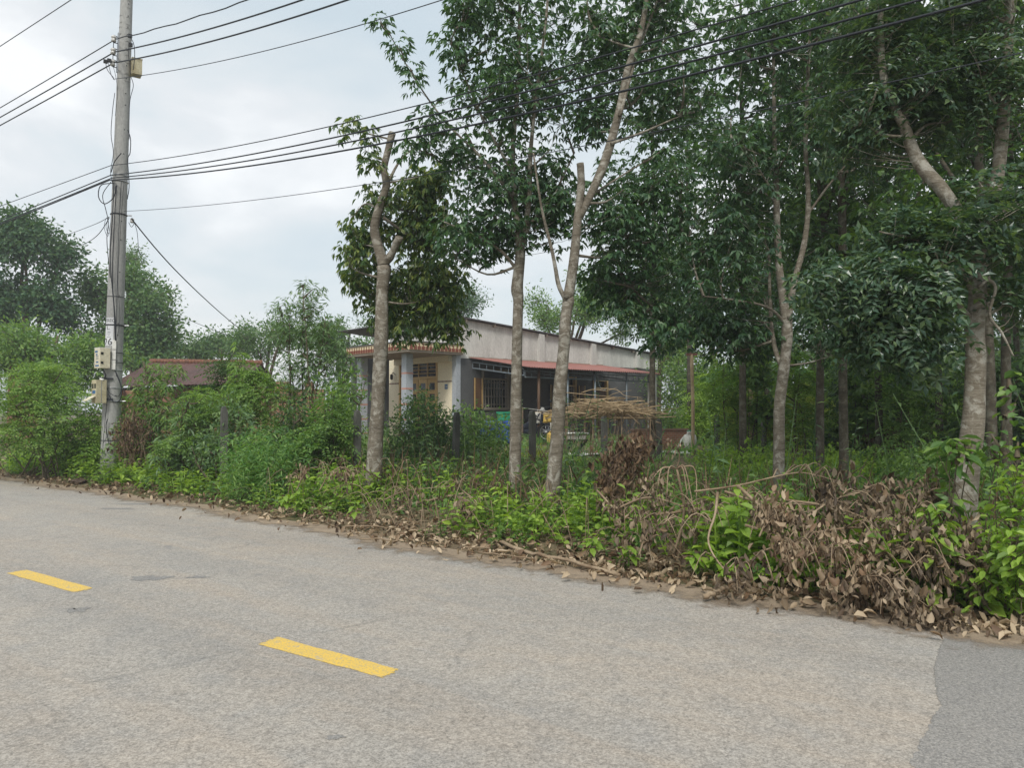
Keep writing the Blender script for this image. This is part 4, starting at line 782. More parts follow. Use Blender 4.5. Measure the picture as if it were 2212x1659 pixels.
# second trunk with the tall crown
b = foot(1109, 9.2); D = 9.2
tree('rubber_tree', 'slim bumpy trunk with a tall airy crown, first right of the pruned tree', 'tree', b,
     [([b] + PX([(1110, 1055), (1113, 900), (1116, 740), (1118, 655), (1116, 625), (1125, 560), (1122, 500)], D), [.078, .074, .07, .064, .062, .076, .058, .056]),
      (PX([(1124, 520), (1112, 440), (1108, 330), (1118, 200), (1122, 60), (1124, -150)], D, 9.4), [.04, .034, .028, .024, .02, .01]),
      (PX([(1126, 540), (1142, 440), (1146, 330), (1160, 200), (1180, 40), (1190, -120)], D, 9.1), [.036, .03, .026, .02, .016, .01]),
      (PX([(1122, 590), (1080, 540), (1010, 500), (960, 480)], D, 9.0), [.022, .018, .012, .008]), (PX([(1128, 500), (1190, 430), (1240, 330)], D, 9.5), [.024, .016, .01]),
      (PX([(1110, 430), (1040, 340), (960, 260), (890, 160), (835, 60)], D, 9.0), [.02, .016, .012, .009, .005]), (PX([(1112, 380), (1040, 250), (990, 130)], D, 9.2), [.018, .012, .006])],
     [blob(1110, 400, 9.4, 150, 130, .8, 150), blob(1050, 505, 9.3, 120, 70, .6, 105), blob(1120, 180, 9.3, 165, 160, .8, 205), blob(1120, -20, 9.4, 150, 110, .8, 95), blob(1190, 450, 9.6, 75, 110, .6, 75), blob(935, 255, 9.0, 40, 35, .25, 12), blob(892, 165, 8.9, 14, 35, .14, 6), blob(860, 105, 8.9, 12, 30, .12, 5), blob(828, 48, 8.9, 12, 18, .1, 4), blob(975, 110, 9.1, 32, 55, .25, 16), blob(985, 330, 9.2, 60, 50, .4, 30), blob(1010, 30, 9.2, 55, 60, .4, 34), blob(905, 320, 9.0, 45, 35, .3, 14)],
     TR, 'rubber_leaf', 'bark', 12, twig_from=.8)
# third trunk, forked, sawn stub and leaning main stem
b = foot(1196, 8.6); D = 8.6
tree('rubber_tree', 'forked grey trunk with sawn stub and leaning stem, second right of the pruned tree', 'tree', b,
     [([b] + PX([(1197, 1065), (1205, 900), (1214, 780), (1221, 690), (1226, 645)], D), [.082, .078, .072, .068, .062, .07]),
      (PX([(1226, 645), (1240, 560), (1248, 480), (1254, 410), (1253, 352)], D), [.06, .052, .046, .042, .042]),
      (PX([(1252, 470), (1285, 400), (1310, 340), (1338, 240), (1355, 150), (1385, 60), (1405, -60)], D, 8.8), [.045, .05, .05, .046, .042, .036, .02]),
      (PX([(1338, 250), (1375, 120), (1420, 0)], D, 9), [.022, .018, .012]), (PX([(1224, 650), (1205, 610), (1192, 540), (1170, 450), (1152, 330)], D, 8.5), [.028, .024, .018, .014, .01]),
      (PX([(1262, 430), (1310, 400), (1390, 350)], D, 8.9), [.018, .012, .007]), (PX([(1320, 310), (1400, 280), (1470, 250)], D, 8.9), [.02, .013, .007])],
     [blob(1330, 480, 9.0, 90, 110, .6, 85), blob(1420, 430, 9.2, 110, 120, .7, 95), blob(1440, 200, 9.2, 120, 130, .7, 90), blob(1300, 80, 9.2, 100, 120, .7, 80), blob(1420, 30, 9.2, 110, 100, .7, 90), blob(1380, 620, 9.4, 110, 90, .6, 80), blob(1300, 600, 9.6, 60, 70, .4, 30), blob(1440, 710, 9.4, 110, 60, .5, 55), blob(1270, 250, 9.3, 50, 100, .5, 40)],
     TR, 'rubber_leaf', 'bark', 13, twig_from=.85)
# forked grove trunk
b = foot(1684, 8.9); D = 8.9
tree('grove_tree', 'tall grove tree whose grey trunk forks into three stems above the dead branches', 'tree', b,
     [([b] + PX([(1684, 1030), (1686, 940), (1692, 820), (1698, 740), (1702, 690)], D), [.07, .066, .064, .062, .066, .058]),
      (PX([(1700, 720), (1690, 640), (1680, 520), (1676, 380), (1672, 260), (1670, 60)], D, 9.0), [.05, .044, .04, .034, .026, .016]), (PX([(1702, 690), (1716, 610), (1738, 520), (1746, 430), (1740, 300), (1750, 60)], D, 8.8), [.045, .038, .034, .03, .024, .014]),
      (PX([(1690, 800), (1672, 740), (1664, 660), (1662, 560)], D, 9.1), [.03, .026, .022, .014]), (PX([(1698, 700), (1660, 665), (1600, 650), (1520, 640)], D, 8.6), [.02, .016, .012, .007]), (PX([(1740, 470), (1790, 400), (1850, 330)], D, 8.7), [.016, .012, .007])],
     [blob(1560, 560, 8.9, 120, 130, .7, 90), blob(1600, 340, 9.0, 130, 130, .8, 95), blob(1760, 260, 9.0, 130, 160, .8, 105), blob(1650, 80, 9.0, 150, 120, .8, 105), blob(1800, 40, 9.0, 120, 110, .8, 70), blob(1560, 690, 9.2, 120, 70, .6, 70), blob(1620, 470, 9.6, 90, 120, .5, 70), blob(1610, 735, 9.4, 100, 50, .5, 42), blob(1790, 720, 9.4, 90, 55, .5, 42), blob(1790, 600, 9.4, 80, 90, .5, 50)],
     TR, 'grove_leaf', 'bark', 14, twig_from=.8)
# big right tree with feathery leaves
b = foot(2086, 5.75); D = 5.75
tree('feather_leaf_tree', 'thick pale trunk on the right with feathery leaflets and a bent bare limb', 'tree', b,
     [([b] + PX([(2086, 1120), (2092, 1020), (2106, 900), (2108, 800), (2104, 720), (2112, 620), (2108, 540)], D), [.096, .084, .078, .074, .071, .067, .062, .055]),
      (PX([(2108, 560), (2080, 480), (2035, 410), (2000, 372), (1972, 330), (1950, 270), (1928, 225), (1905, 130), (1900, -60)], D, 6.1), [.05, .05, .048, .05, .044, .038, .034, .028, .02]),
      (PX([(2110, 560), (2150, 400), (2170, 200), (2180, -50)], D, 6.0), [.05, .045, .04, .03]), (PX([(2100, 690), (2040, 640), (1960, 640), (1880, 620)], D, 5.5), [.018, .014, .01, .006]), (PX([(2105, 640), (2060, 560), (1980, 520), (1900, 500)], D, 5.4), [.018, .014, .01, .006]),
      (PX([(2112, 620), (2135, 605), (2150, 625), (2138, 680), (2165, 720), (2190, 770)], 5.55, 5.5), [.013, .012, .012, .011, .009, .006]), (PX([(1994, 610), (1998, 640), (2003, 672)], 5.5), [.012, .01, .008])],
     [blob(1945, 610, 5.5, 115, 75, .45, 80), blob(1850, 620, 5.4, 100, 75, .35, 60), blob(1960, 500, 5.6, 90, 60, .4, 45), blob(1980, 740, 5.4, 60, 40, .3, 26), blob(2080, 490, 5.45, 75, 55, .25, 32), blob(2020, 690, 5.4, 50, 40, .2, 16), blob(1900, 720, 5.5, 110, 55, .4, 62), blob(2160, 470, 5.7, 80, 110, .5, 60), blob(1960, 210, 6.1, 130, 130, .6, 75), blob(2110, 180, 6.0, 110, 170, .6, 85), blob(1880, 60, 6.2, 110, 110, .6, 55), blob(2060, 20, 6.1, 130, 90, .6, 60), blob(1830, 280, 6.2, 80, 100, .5, 40), blob(2200, 640, 5.7, 40, 60, .25, 16)],
     TP, 'pinnate_leaf', 'bark_pale', 15, twig_from=.85, sc=(.7, 1.15), up=.25)

# grove behind: three kinds of slim tree, copied
def proto(seed, H, fork, rad, ncl, leaf, bark='bark_dark'):
    r = np.random.default_rng(seed); b = A(0, 0, 0); bend = r.normal(size=2) * .12
    limbs = [([A(0, 0, -.15), A(bend[0] * .3, bend[1] * .3, H * .25), A(bend[0], bend[1], H * .5), A(bend[0] * .6, bend[1], H * .8), A(bend[0], bend[1] * .5, H)], [.068, .058, .05, .036, .014])]
    for k in range(fork): a = r.uniform(0, 6.28); z = H * r.uniform(.35, .6); limbs.append(([A(bend[0], bend[1], z), A(math.cos(a) * .5, math.sin(a) * .5, z + .9), A(math.cos(a) * 1.0, math.sin(a) * 1.0, z + 2.0)], [.032, .024, .01]))
    blobs = [(A(r.normal() * .3, r.normal() * .3, H * u), A(rad, rad, H * .13), ncl // 4) for u in (.43, .58, .75, .92)]
    o = tree('slim_grove_tree', 'x', 'tree', b, limbs, blobs, TG, leaf, bark, seed, 'slim trees of the grove', twig_from=.4, sc=(.85, 1.25)); return o
PR = [proto(31, 8.2, 3, 1.25, 270, 'grove_leaf'), proto(32, 7.6, 4, 1.35, 280, 'grove_leaf'), proto(33, 8.8, 3, 1.3, 280, 'deep_leaf')]
NEAR = [(1603, 13.0, 0, 'slim trunk just left of the forked grove tree'), (1768, 12.0, 1, 'slim straight trunk, first right of the forked grove tree'), (1822, 10.5, 2, 'dark straight trunk, second right of the forked grove tree'), (1898, 13.2, 1, 'slim trunk in front of the banana plants'), (2028, 14.0, 0, 'thin dark trunk just left of the thick pale trunk'),
        (2142, 9.0, 2, 'dark slim trunk close behind the thick pale trunk'), (2172, 9.9, 1, 'dark slim trunk near the right picture edge'), (1408, 15.0, 0, 'thin dark trunk at the right end of the lean-to')]
used = set(); GT = []
def place(k, px, D, lb, s=1.0, grp='slim trees of the grove'):
    o = PR[k] if k not in used else copy_tree(PR[k]); used.add(k); o.location = tuple(foot(px, D)); o.rotation_euler = (0, 0, random.uniform(0, 6.28)); o.scale = (s, s, s * random.uniform(.95, 1.08)); tag(o, lb, 'tree', grp)
for px, D, k, lb in NEAR: place(k, px, D, lb)
r2 = np.random.default_rng(77)
ROW = [(1490, 22), (1660, 21), (1850, 20), (1960, 18.5), (2085, 20), (2200, 17), (2290, 12), (2400, 15), (1760, 25)]
for i, (px, D) in enumerate(ROW): place(i % 3, px, D, 'slim tree standing deep in the shade of the grove', 1.0 + .25 * r2.random(), 'slim trees deep in the grove')

# far trees
def far_tree(name, label, px, D, blobs, leaf, seed, tm=TF, group='trees in the distance', trunkr=.14, sc=(.8, 1.3), bark='bark_brown'):
    rr = np.random.default_rng(seed + 900); bl = []
    for c, r_, n in blobs:
        for k in range(5): bl.append((c + nrm(rr.normal(size=3)) * r_ * rr.uniform(.35, .85), r_ * rr.uniform(.32, .58), max(4, int(n * .30))))
    blobs = bl
    b = foot(px, D); top = max(c[2] for c, r_, n in blobs); mid = A(*(np.mean([c for c, r_, n in blobs], 0)))
    limbs = [([b, b + (A(mid[0], mid[1], b[2]) - b) * .3 + A(0, 0, (top - b[2]) * .35), A(mid[0], mid[1], b[2] + (top - b[2]) * .7), A(mid[0] + .2, mid[1], top)], [trunkr, trunkr * .8, trunkr * .5, .03])]
    for c, r_, n in blobs[::4]: limbs.append(([limbs[0][0][1], (limbs[0][0][1] + c) / 2 + A(0, 0, .3), c], [trunkr * .6, trunkr * .4, .03]))
    return tree(name, label, 'tree', b, limbs, blobs, tm, leaf, bark, seed, group, sc, .6, .3, 30, tw=.008)
B = blob
far_tree('broad_tree', 'large dark leafy tree rising behind the bushes at far left', 70, 31, [B(70, 560, 31, 105, 85, 2.0, 210), B(30, 660, 31, 90, 90, 2, 150), B(130, 640, 31, 60, 80, 1.6, 110), B(60, 500, 31, 60, 40, 1.4, 70), B(-60, 640, 31, 70, 110, 2, 90), B(30, 760, 30, 110, 50, 2, 90)], 'far_dark', 41)
far_tree('broad_tree', 'spreading mid green tree right behind the utility pole', 300, 33, [B(300, 670, 33, 85, 75, 2, 170), B(230, 700, 33, 70, 90, 2, 130), B(345, 720, 33, 45, 50, 1.5, 70), B(290, 600, 33, 45, 30, 1, 40), B(215, 620, 33, 35, 50, 1, 40), B(270, 770, 32, 100, 40, 2, 70)], 'far_leaf', 42)
far_tree('slender_tree', 'wispy slender tree top rising above the trees right of the pole', 285, 38, [B(287, 565, 38, 38, 38, 1, 42), B(285, 620, 38, 40, 40, 1, 40)], 'far_leaf', 43, TFs)
far_tree('bushy_tree', 'light green bushy tree below the large dark tree at far left', 120, 24, [B(110, 740, 24, 95, 55, 1.4, 130), B(40, 760, 24, 60, 50, 1.4, 70), B(190, 770, 24, 60, 50, 1.2, 70), B(110, 810, 23.5, 110, 50, 1.3, 90)], 'shrub_leaf', 44, TFs)
far_tree('bushy_tree', 'low rounded tree behind the red roof, nearest the pole', 350, 40, [B(350, 755, 40, 75, 32, 2, 90), B(300, 770, 40, 50, 30, 2, 50)], 'far_leaf', 45)
far_tree('bushy_tree', 'low rounded tree behind the middle of the red roof', 450, 42, [B(450, 758, 42, 80, 30, 2, 100), B(510, 745, 42, 50, 30, 2, 50)], 'far_leaf', 46)
far_tree('bushy_tree', 'pale feathery tree behind the tall willow leaved sapling', 570, 32, [B(555, 735, 32, 60, 45, 1.5, 90), B(610, 740, 32, 50, 50, 1.5, 70)], 'far_leaf', 47, TFs)
far_tree('bushy_tree', 'dull green tree between the sapling and the pruned trunk', 730, 36, [B(725, 740, 36, 65, 50, 2, 90), B(780, 770, 36, 50, 50, 2, 60)], 'far_leaf', 48)
far_tree('thin_crown_tree', 'thin greyish crown showing behind the grey gable', 1000, 38, [B(985, 640, 38, 60, 60, 1.5, 80), B(820, 690, 38, 50, 50, 1.5, 50), B(900, 690, 38, 80, 50, 1.5, 60)], 'far_dark', 49, TFs)
far_tree('broad_tree', 'sunlit pale green tree behind the house roof between the trunks', 1200, 34, [B(1180, 680, 34, 60, 50, 1.5, 90), B(1260, 690, 34, 60, 50, 1.5, 90), B(1320, 660, 34, 60, 80, 1.5, 110), B(1250, 640, 34, 40, 50, 1.3, 50)], 'shrub_leaf', 50, TFs)
far_tree('broad_tree', 'pale green tree behind the right end of the house', 1420, 32, [B(1400, 660, 32, 80, 100, 2, 150), B(1480, 720, 32, 80, 90, 2, 130), B(1440, 560, 32, 70, 80, 2, 90)], 'shrub_leaf', 51, TFs)
for i, (px, D, py, lb) in enumerate(((1540, 36, 640, 'leafy tree at the back of the grove above the bananas'), (1700, 38, 620, 'leafy tree at the back of the grove behind the forked tree'), (1860, 36, 640, 'leafy tree at the back of the grove behind the dark trunks'), (2020, 38, 620, 'leafy tree at the back of the grove behind the thick trunk'), (2190, 36, 640, 'leafy tree at the back of the grove by the right edge'))):
    far_tree('backdrop_tree', lb, px, D, [B(px, py, D, 110, 110, 2, 150), B(px - 40, py + 150, D, 110, 90, 2, 130), B(px + 40, py - 130, D, 90, 90, 2, 50), B(px, py + 240, D, 120, 60, 2, 90)], ('deep_leaf', 'far_dark')[i % 2], 60 + i)

# ------------------------------------------------------------------ shrubs and tall plants
def shrub(name, label, cat_, px, D, blobs, tm, leaf, seed, nst=5, group=None, sc=(.8, 1.2), up=.6, bark='twig', sr=.014):
    r = np.random.default_rng(seed); b = foot(px, D); limbs = []
    cs = [c for c, rr, n in blobs]
    for k in range(nst):
        c, rr, n = blobs[k % len(blobs)]; e = c + r.normal(size=3) * rr * .4; s = b + A(r.normal() * .12, r.normal() * .12, 0); limbs.append(([s, (s + e) / 2 + r.normal(size=3) * .06, e], [sr, sr * .7, sr * .3]))
    return tree(name, label, cat_, b, limbs, blobs, tm, leaf, bark, seed, group, sc, up, .1, 10, 'foliage', 'stems', .0028)
shrub('feathery_shrub', 'bright green feathery shrub left of the utility pole', 'shrub', 100, 14.6, [B(95, 860, 14.6, 105, 60, .8, 75), B(60, 920, 14.4, 80, 60, .7, 55), B(160, 900, 14.6, 60, 70, .6, 50), B(100, 800, 14.6, 70, 30, .5, 30), B(20, 860, 14.6, 50, 60, .6, 30)], TPs, 'fern_leaf', 101, 8, sc=(1, 1.5))
shrub('roadside_bush', 'dull brownish green bush under the feathery shrub at far left', 'bush', 60, 15.2, [B(30, 950, 15.2, 90, 40, .7, 80), B(150, 960, 15.0, 70, 40, .7, 70)], TS, 'shrub_leaf', 102, 8, sc=(1.1, 1.6))
shrub('glossy_shrub', 'shrub with long glossy pale leaves in front of the red roof', 'shrub', 345, 14.3, [B(330, 850, 14.3, 55, 45, .5, 50), B(365, 810, 14.3, 45, 35, .4, 26), B(320, 800, 14.3, 22, 30, .25, 14), B(350, 900, 14.2, 65, 45, .5, 60), B(310, 920, 14.2, 50, 50, .5, 45)], TB, 'shrub_leaf', 103, 8, sc=(1, 1.5))
shrub('dead_thicket', 'tangle of dead brown brush just right of the pole', 'brush', 285, 13.6, [B(290, 920, 13.6, 45, 40, .4, 60), B(280, 960, 13.5, 45, 35, .4, 40)], temps(droopy, 4, 21, n=8, L=.07, Wd=.02, style='d4'), 'brown_leaf', 104, 16, bark='stick', sr=.008)
shrub('yellowish_shrub', 'yellowish green shrub between the pole and the mossy fence post', 'shrub', 430, 12.8, [B(430, 920, 12.8, 60, 55, .5, 50), B(450, 870, 12.8, 55, 40, .5, 30), B(400, 960, 12.6, 60, 35, .5, 40)], TPs, 'fern_leaf', 105, 8)
shrub('feathery_shrub', 'light green feathery shrub behind the mossy fence post', 'shrub', 560, 13.2, [B(560, 850, 13.2, 65, 40, .5, 40), B(520, 880, 13.2, 50, 40, .5, 28), B(570, 905, 13.2, 70, 40, .5, 34), B(540, 815, 13.3, 40, 22, .4, 22)], TPs, 'fern_leaf', 106, 8)
shrub('willow_leaf_sapling', 'tall airy sapling with narrow willow like leaves', 'sapling', 655, 14.0, [B(660, 650, 14, 50, 50, .5, 55), B(640, 720, 14, 60, 50, .55, 70), B(700, 720, 14, 60, 60, .55, 75), B(660, 790, 14, 85, 50, .6, 90), B(735, 790, 14, 45, 60, .5, 55), B(600, 670, 14, 25, 40, .3, 18), B(620, 840, 14, 70, 40, .5, 60), B(740, 860, 14, 55, 50, .5, 55)], TB, 'willow_leaf', 107, 9, sc=(.9, 1.4), sr=.02)
shrub('broad_shrub', 'green shrub with small leaves left of the pruned trunk', 'shrub', 740, 13.0, [B(735, 850, 13, 50, 60, .5, 60), B(700, 920, 12.8, 60, 50, .5, 70), B(745, 940, 12.6, 45, 50, .4, 50), B(640, 940, 12.8, 60, 45, .5, 60)], TS, 'shrub_leaf', 108, 8, sc=(1, 1.5))
shrub('dark_bush', 'dark tangled bush between the pruned trunk and the porch', 'bush', 905, 13.4, [B(900, 930, 13.4, 70, 60, .55, 110), B(960, 930, 13.4, 55, 55, .5, 80), B(870, 985, 13.0, 60, 50, .5, 80), B(950, 1000, 13.0, 70, 40, .5, 80), B(905, 875, 13.4, 35, 30, .3, 30)], TS, 'deep_leaf', 109, 10, sc=(1, 1.5))
shrub('leafy_bush', 'leafy bush in front of the blue drums', 'bush', 1035, 13.9, [B(1020, 930, 13.9, 45, 45, .4, 55), B(1050, 970, 13.8, 60, 45, .45, 75), B(1060, 1010, 13.5, 60, 35, .45, 60), B(1010, 895, 13.9, 18, 25, .2, 12), B(1075, 925, 13.9, 30, 30, .3, 26), B(1000, 990, 13.6, 50, 45, .4, 50)], TS, 'shrub_leaf', 110, 9, sc=(1, 1.5))
shrub('dry_bush', 'dry straw coloured grass clump between the slim trunks', 'bush', 1120, 14.6, [B(1090, 1000, 14.6, 50, 30, .4, 50), B(1160, 1000, 14.6, 40, 30, .4, 40)], TS, 'yellow_leaf', 111, 6, sc=(.8, 1.3))
shrub('lime_bush', 'bright lime weeds in the yard under the basin', 'weeds', 1245, 14.6, [B(1240, 1010, 14.6, 45, 28, .5, 70), B(1290, 1020, 14.6, 45, 25, .5, 50)], TPs, 'lime_leaf', 112, 8)
shrub('yellow_bamboo', 'yellow green feathery bamboo clump left of the forked grove trunk', 'bamboo', 1630, 21, [B(1620, 880, 21, 55, 45, .8, 90), B(1660, 920, 21, 50, 40, .7, 70), B(1600, 940, 21, 50, 40, .7, 50)], TY, 'yellow_leaf', 113, 10, 'bamboo clumps behind the grove', sc=(1, 1.5))
shrub('yellow_bamboo', 'yellow green feathery bamboo clump right of the forked grove trunk', 'bamboo', 1740, 20, [B(1735, 880, 20, 45, 60, .8, 90), B(1780, 900, 20, 40, 60, .8, 70), B(1740, 950, 20, 50, 35, .7, 50)], TY, 'yellow_leaf', 114, 10, 'bamboo clumps behind the grove', sc=(1, 1.5))
shrub('pale_bush', 'light green bush behind the wooden stake', 'bush', 1540, 22, [B(1540, 860, 22, 55, 60, .8, 110), B(1500, 920, 22, 50, 45, .7, 70), B(1570, 940, 22, 45, 40, .7, 50)], TPs, 'lime_leaf', 115, 8, sc=(1.2, 1.8))
shrub('citrus_bush', 'round dark green bush beside the white sack', 'bush', 1440, 19.8, [B(1440, 905, 19.8, 38, 35, .5, 60)], TS, 'shrub_leaf', 116, 6, sc=(1.1, 1.6))
for i, (px, D, lb, lf) in enumerate(((1590, 24, 'dense bush at the back left of the grove', 'shrub_leaf'), (1850, 16.2, 'dense bush behind the two straight grove trunks', 'deep_leaf'), (1975, 16, 'dense dark bush below the banana leaves', 'deep_leaf'), (2060, 17, 'dense bush behind the thick pale trunk', 'shrub_leaf'), (2170, 13, 'dense bush in the shade at the right edge', 'deep_leaf'), (2260, 13, 'dense bush outside the right edge of the grove', 'deep_leaf'), (1700, 27, 'dense bush far behind the forked grove trunk', 'shrub_leaf'), (1780, 30, 'dense bush far behind the straight grove trunks', 'shrub_leaf'), (1900, 30, 'dense bush far behind the banana plants', 'shrub_leaf'), (2000, 31, 'dense bush far behind the thick pale trunk', 'deep_leaf'), (2110, 29, 'dense bush far back near the right edge', 'deep_leaf'), (1480, 30, 'dense bush far behind the white sack', 'shrub_leaf'))):
    shrub('understorey_bush', lb, 'bush', px, D, [B(px, 830, D, 100, 90, 1.0, 140), B(px - 30, 930, D, 100, 60, 1.0, 110), B(px + 50, 890, D, 80, 80, 1.0, 100)], TG if D < 18 else TFs, lf, 120 + i, 8, 'bushes at the back of the grove', sc=(.8, 1.3))
for i, (px, D, lb) in enumerate(((1660, 12.6, 'low green undergrowth round the forked grove trunk'), (1800, 12.4, 'low green undergrowth between the straight grove trunks'), (1930, 12.0, 'low dark green undergrowth right of the straight grove trunks'), (2040, 9.5, 'low dark green undergrowth behind the thick pale trunk'), (1560, 12.5, 'low green undergrowth right of the brown dead bush'))):
    shrub('undergrowth', lb, 'undergrowth', px, D, [B(px, 1000, D, 75, 28, .7, 90), B(px + 30, 1030, D * .9, 80, 25, .6, 70)], TS, ('lime_leaf', 'shrub_leaf')[i in (2, 3)], 140 + i, 6, 'undergrowth in the grove', sc=(1, 1.5))
shrub('dead_thicket', 'dark dead brush heap deep in the grove', 'brush', 1930, 14.5, [B(1920, 940, 14.5, 65, 35, .6, 90), B(1960, 960, 14.5, 45, 25, .5, 50)], temps(droopy, 4, 22, n=9, L=.1, Wd=.03, style='d4'), 'brown_leaf', 150, 18, bark='stick', sr=.01)
shrub('leafy_shoot', 'broad leaved green shoots growing round the thick pale trunk', 'shoots', 2060, 5.35, [B(2045, 965, 5.3, 38, 24, .12, 6), B(2085, 955, 5.25, 24, 16, .08, 3), B(2035, 1045, 5.3, 25, 20, .1, 4)], temps(whorl, 4, 23, K=6, pet=.03, L=.13, Wd=.05, style='o8', droop=.4, nl=1), 'shrub_leaf', 151, 5, sc=(.8, 1.1), sr=.007)
shrub('right_edge_bush', 'bright broad leaved bush at the right picture edge', 'bush', 2180, 4.9, [B(2205, 1080, 4.9, 40, 80, .25, 26), B(2190, 1185, 4.7, 45, 60, .25, 26), B(2210, 1000, 5, 22, 50, .15, 9), B(2200, 1235, 4.8, 50, 26, .25, 22), B(2125, 1255, 4.95, 45, 20, .2, 16)], temps(whorl, 5, 24, K=6, pet=.05, L=.085, Wd=.042, style='o8', droop=.25, nl=1), 'lime_leaf', 152, 10, sc=(.7, 1.1), sr=.006)
shrub('climbing_vine', 'pale heart shaped vine leaves at the right edge beside the trunk', 'vine', 2150, 5.2, [B(2150, 960, 5.2, 30, 35, .15, 7), B(2190, 850, 5.2, 25, 50, .15, 7)], temps(whorl, 4, 25, K=4, pet=.06, L=.08, Wd=.055, style='o8', droop=.7, nl=1), 'shrub_leaf', 153, 3, sc=(.8, 1.2), sr=.005)
shrub('yellow_sprout', 'yellow green sprout in front of the thick pale trunk', 'sprout', 2030, 5.15, [B(2025, 1130, 5.15, 28, 40, .15, 12), B(2050, 1180, 5.1, 50, 30, .2, 16)], temps(whorl, 4, 26, K=7, pet=.03, L=.085, Wd=.04, style='o8', droop=.4, nl=1), 'lime_leaf', 154, 4, sc=(.8, 1.1), sr=.006)
for i, (px, D, py, lf, lb) in enumerate(((1582, 15.5, 860, 'fern_leaf', 'thin sapling with light leaves left of the slim grove trunk'), (1640, 15.5, 800, 'shrub_leaf', 'thin sapling with light leaves just left of the forked grove tree'), (1730, 14, 830, 'fern_leaf', 'thin sapling with light leaves just right of the forked grove tree'), (1860, 14.2, 820, 'shrub_leaf', 'thin sapling between the dark straight trunk and the banana leaves'), (1950, 12.8, 850, 'shrub_leaf', 'thin sapling in the shade left of the thick pale trunk'), (2010, 15.0, 800, 'fern_leaf', 'thin tall sapling behind the thick pale trunk'))):
    shrub('thin_sapling', lb, 'sapling', px, D, [B(px, py, D, 45, 50, .5, 34), B(px + 15, py + 75, D, 45, 45, .5, 30), B(px - 10, py - 60, D, 30, 35, .4, 14)], (TPs, TG)[i % 2], lf, 180 + i, 4, 'saplings in the grove', sc=(1.0, 1.6))
# grassy thicket of thin blades beside the mossy post
b = foot(560, 11.2); o = thing('reed_clump', 'tall clump of thin green reed like grass right of the mossy post', 'grass clump', b)
r = np.random.default_rng(160); n = 260; pp = np.array([onG(px, D) for px, D in zip(r.normal(565, 42, n), r.normal(11.2, .45, n))]); part('blades', scatter(temps(bamboo, 6, 27, n=22, H=.95, L=.15, Wd=.02), pp, None, (.6, 1.05), .9, r), M['grass'], o, False, b)
for i, (px, D, lb) in enumerate(((200, 14.9, 'tangled green growth directly behind the pole foot'), (265, 14.6, 'tangled green growth right of the pole foot'), (400, 12.6, 'tangled green growth left of the mossy fence post'), (620, 12.2, 'tangled green growth under the willow leaved sapling'), (700, 11.6, 'tangled green growth left of the pruned trunk'), (510, 13.4, 'tangled tall growth hiding the right of the red roof'), (480, 12.2, 'tangled growth round the mossy fence post'), (470, 14.2, 'tall tangled growth in front of the red roof'))):
    yy = 960 if i not in (5, 7) else 855; shrub('verge_thicket', lb, 'thicket', px, D, [B(px, yy, D, 55, 40, .5, 50), B(px + 25, yy - 45, D, 40, 40, .4, 26), B(px - 30, yy + 20, D, 50, 30, .4, 34), B(px + 10, yy - 80, D, 20, 30, .3, 9)], (TS, TPs, TB)[i % 3], ('shrub_leaf', 'fern_leaf', 'willow_leaf', 'deep_leaf')[i % 4], 170 + i, 9, 'thickets along the verge', sc=(.9, 1.6))
# banana plants
def banana(px, D, h, label, seed):
    r = np.random.default_rng(seed); b = foot(px, D); o = thing('banana_plant', label, 'banana plant', b, 'banana plants behind the grove'); part('stem', tube([b, b + A(.05, 0, h * .5), b + A(.0, 0, h)], [.11, .09, .05], 10), M['shrub_leaf'], o, True, b)
    for k in range(7):
        a = k * 2.4 + r.normal(0, .3); d = A(math.cos(a), math.sin(a), 0); L = r.uniform(1.3, 1.8); Pm = crv([b + A(0, 0, h), b + A(0, 0, h + .45) + d * L * .4, b + A(0, 0, h + .35 - .5 * r.random()) + d * L], 13); sd = np.cross(d, A(0, 0, 1)); wd = .24 * np.sin(np.linspace(.12, 3.0, 13)) ** .6
        V, F = [], []
        for s in (-1, 1):
            for i in range(12):
                u = len(V); tw = r.normal(0, .05); V += [Pm[i], Pm[i + 1] - (Pm[i + 1] - Pm[i]) * .08, Pm[i + 1] - (Pm[i + 1] - Pm[i]) * .06 + s * sd * wd[i + 1] - A(0, 0, .10 + tw), Pm[i] + s * sd * wd[i] - A(0, 0, .10 + tw)]; F += [(u, u + 1, u + 2), (u, u + 2, u + 3)]
        part('leaf', cat([(np.array(V), np.array(F)), tube(Pm, [.025, .008], 5)]), M['banana'], o, False, b)
banana(1640, 19, 1.7, 'banana plant left of the forked grove trunk', 1); banana(1590, 22, 1.9, 'banana plant behind the slim trunk left of the forked tree', 2); banana(1985, 17, 2.0, 'banana plant with pale torn leaves in the dark of the grove', 3); banana(1800, 20, 2.2, 'banana plant high behind the straight grove trunks', 4); banana(2035, 19, 2.1, 'banana plant hidden behind the thick pale trunk', 5)

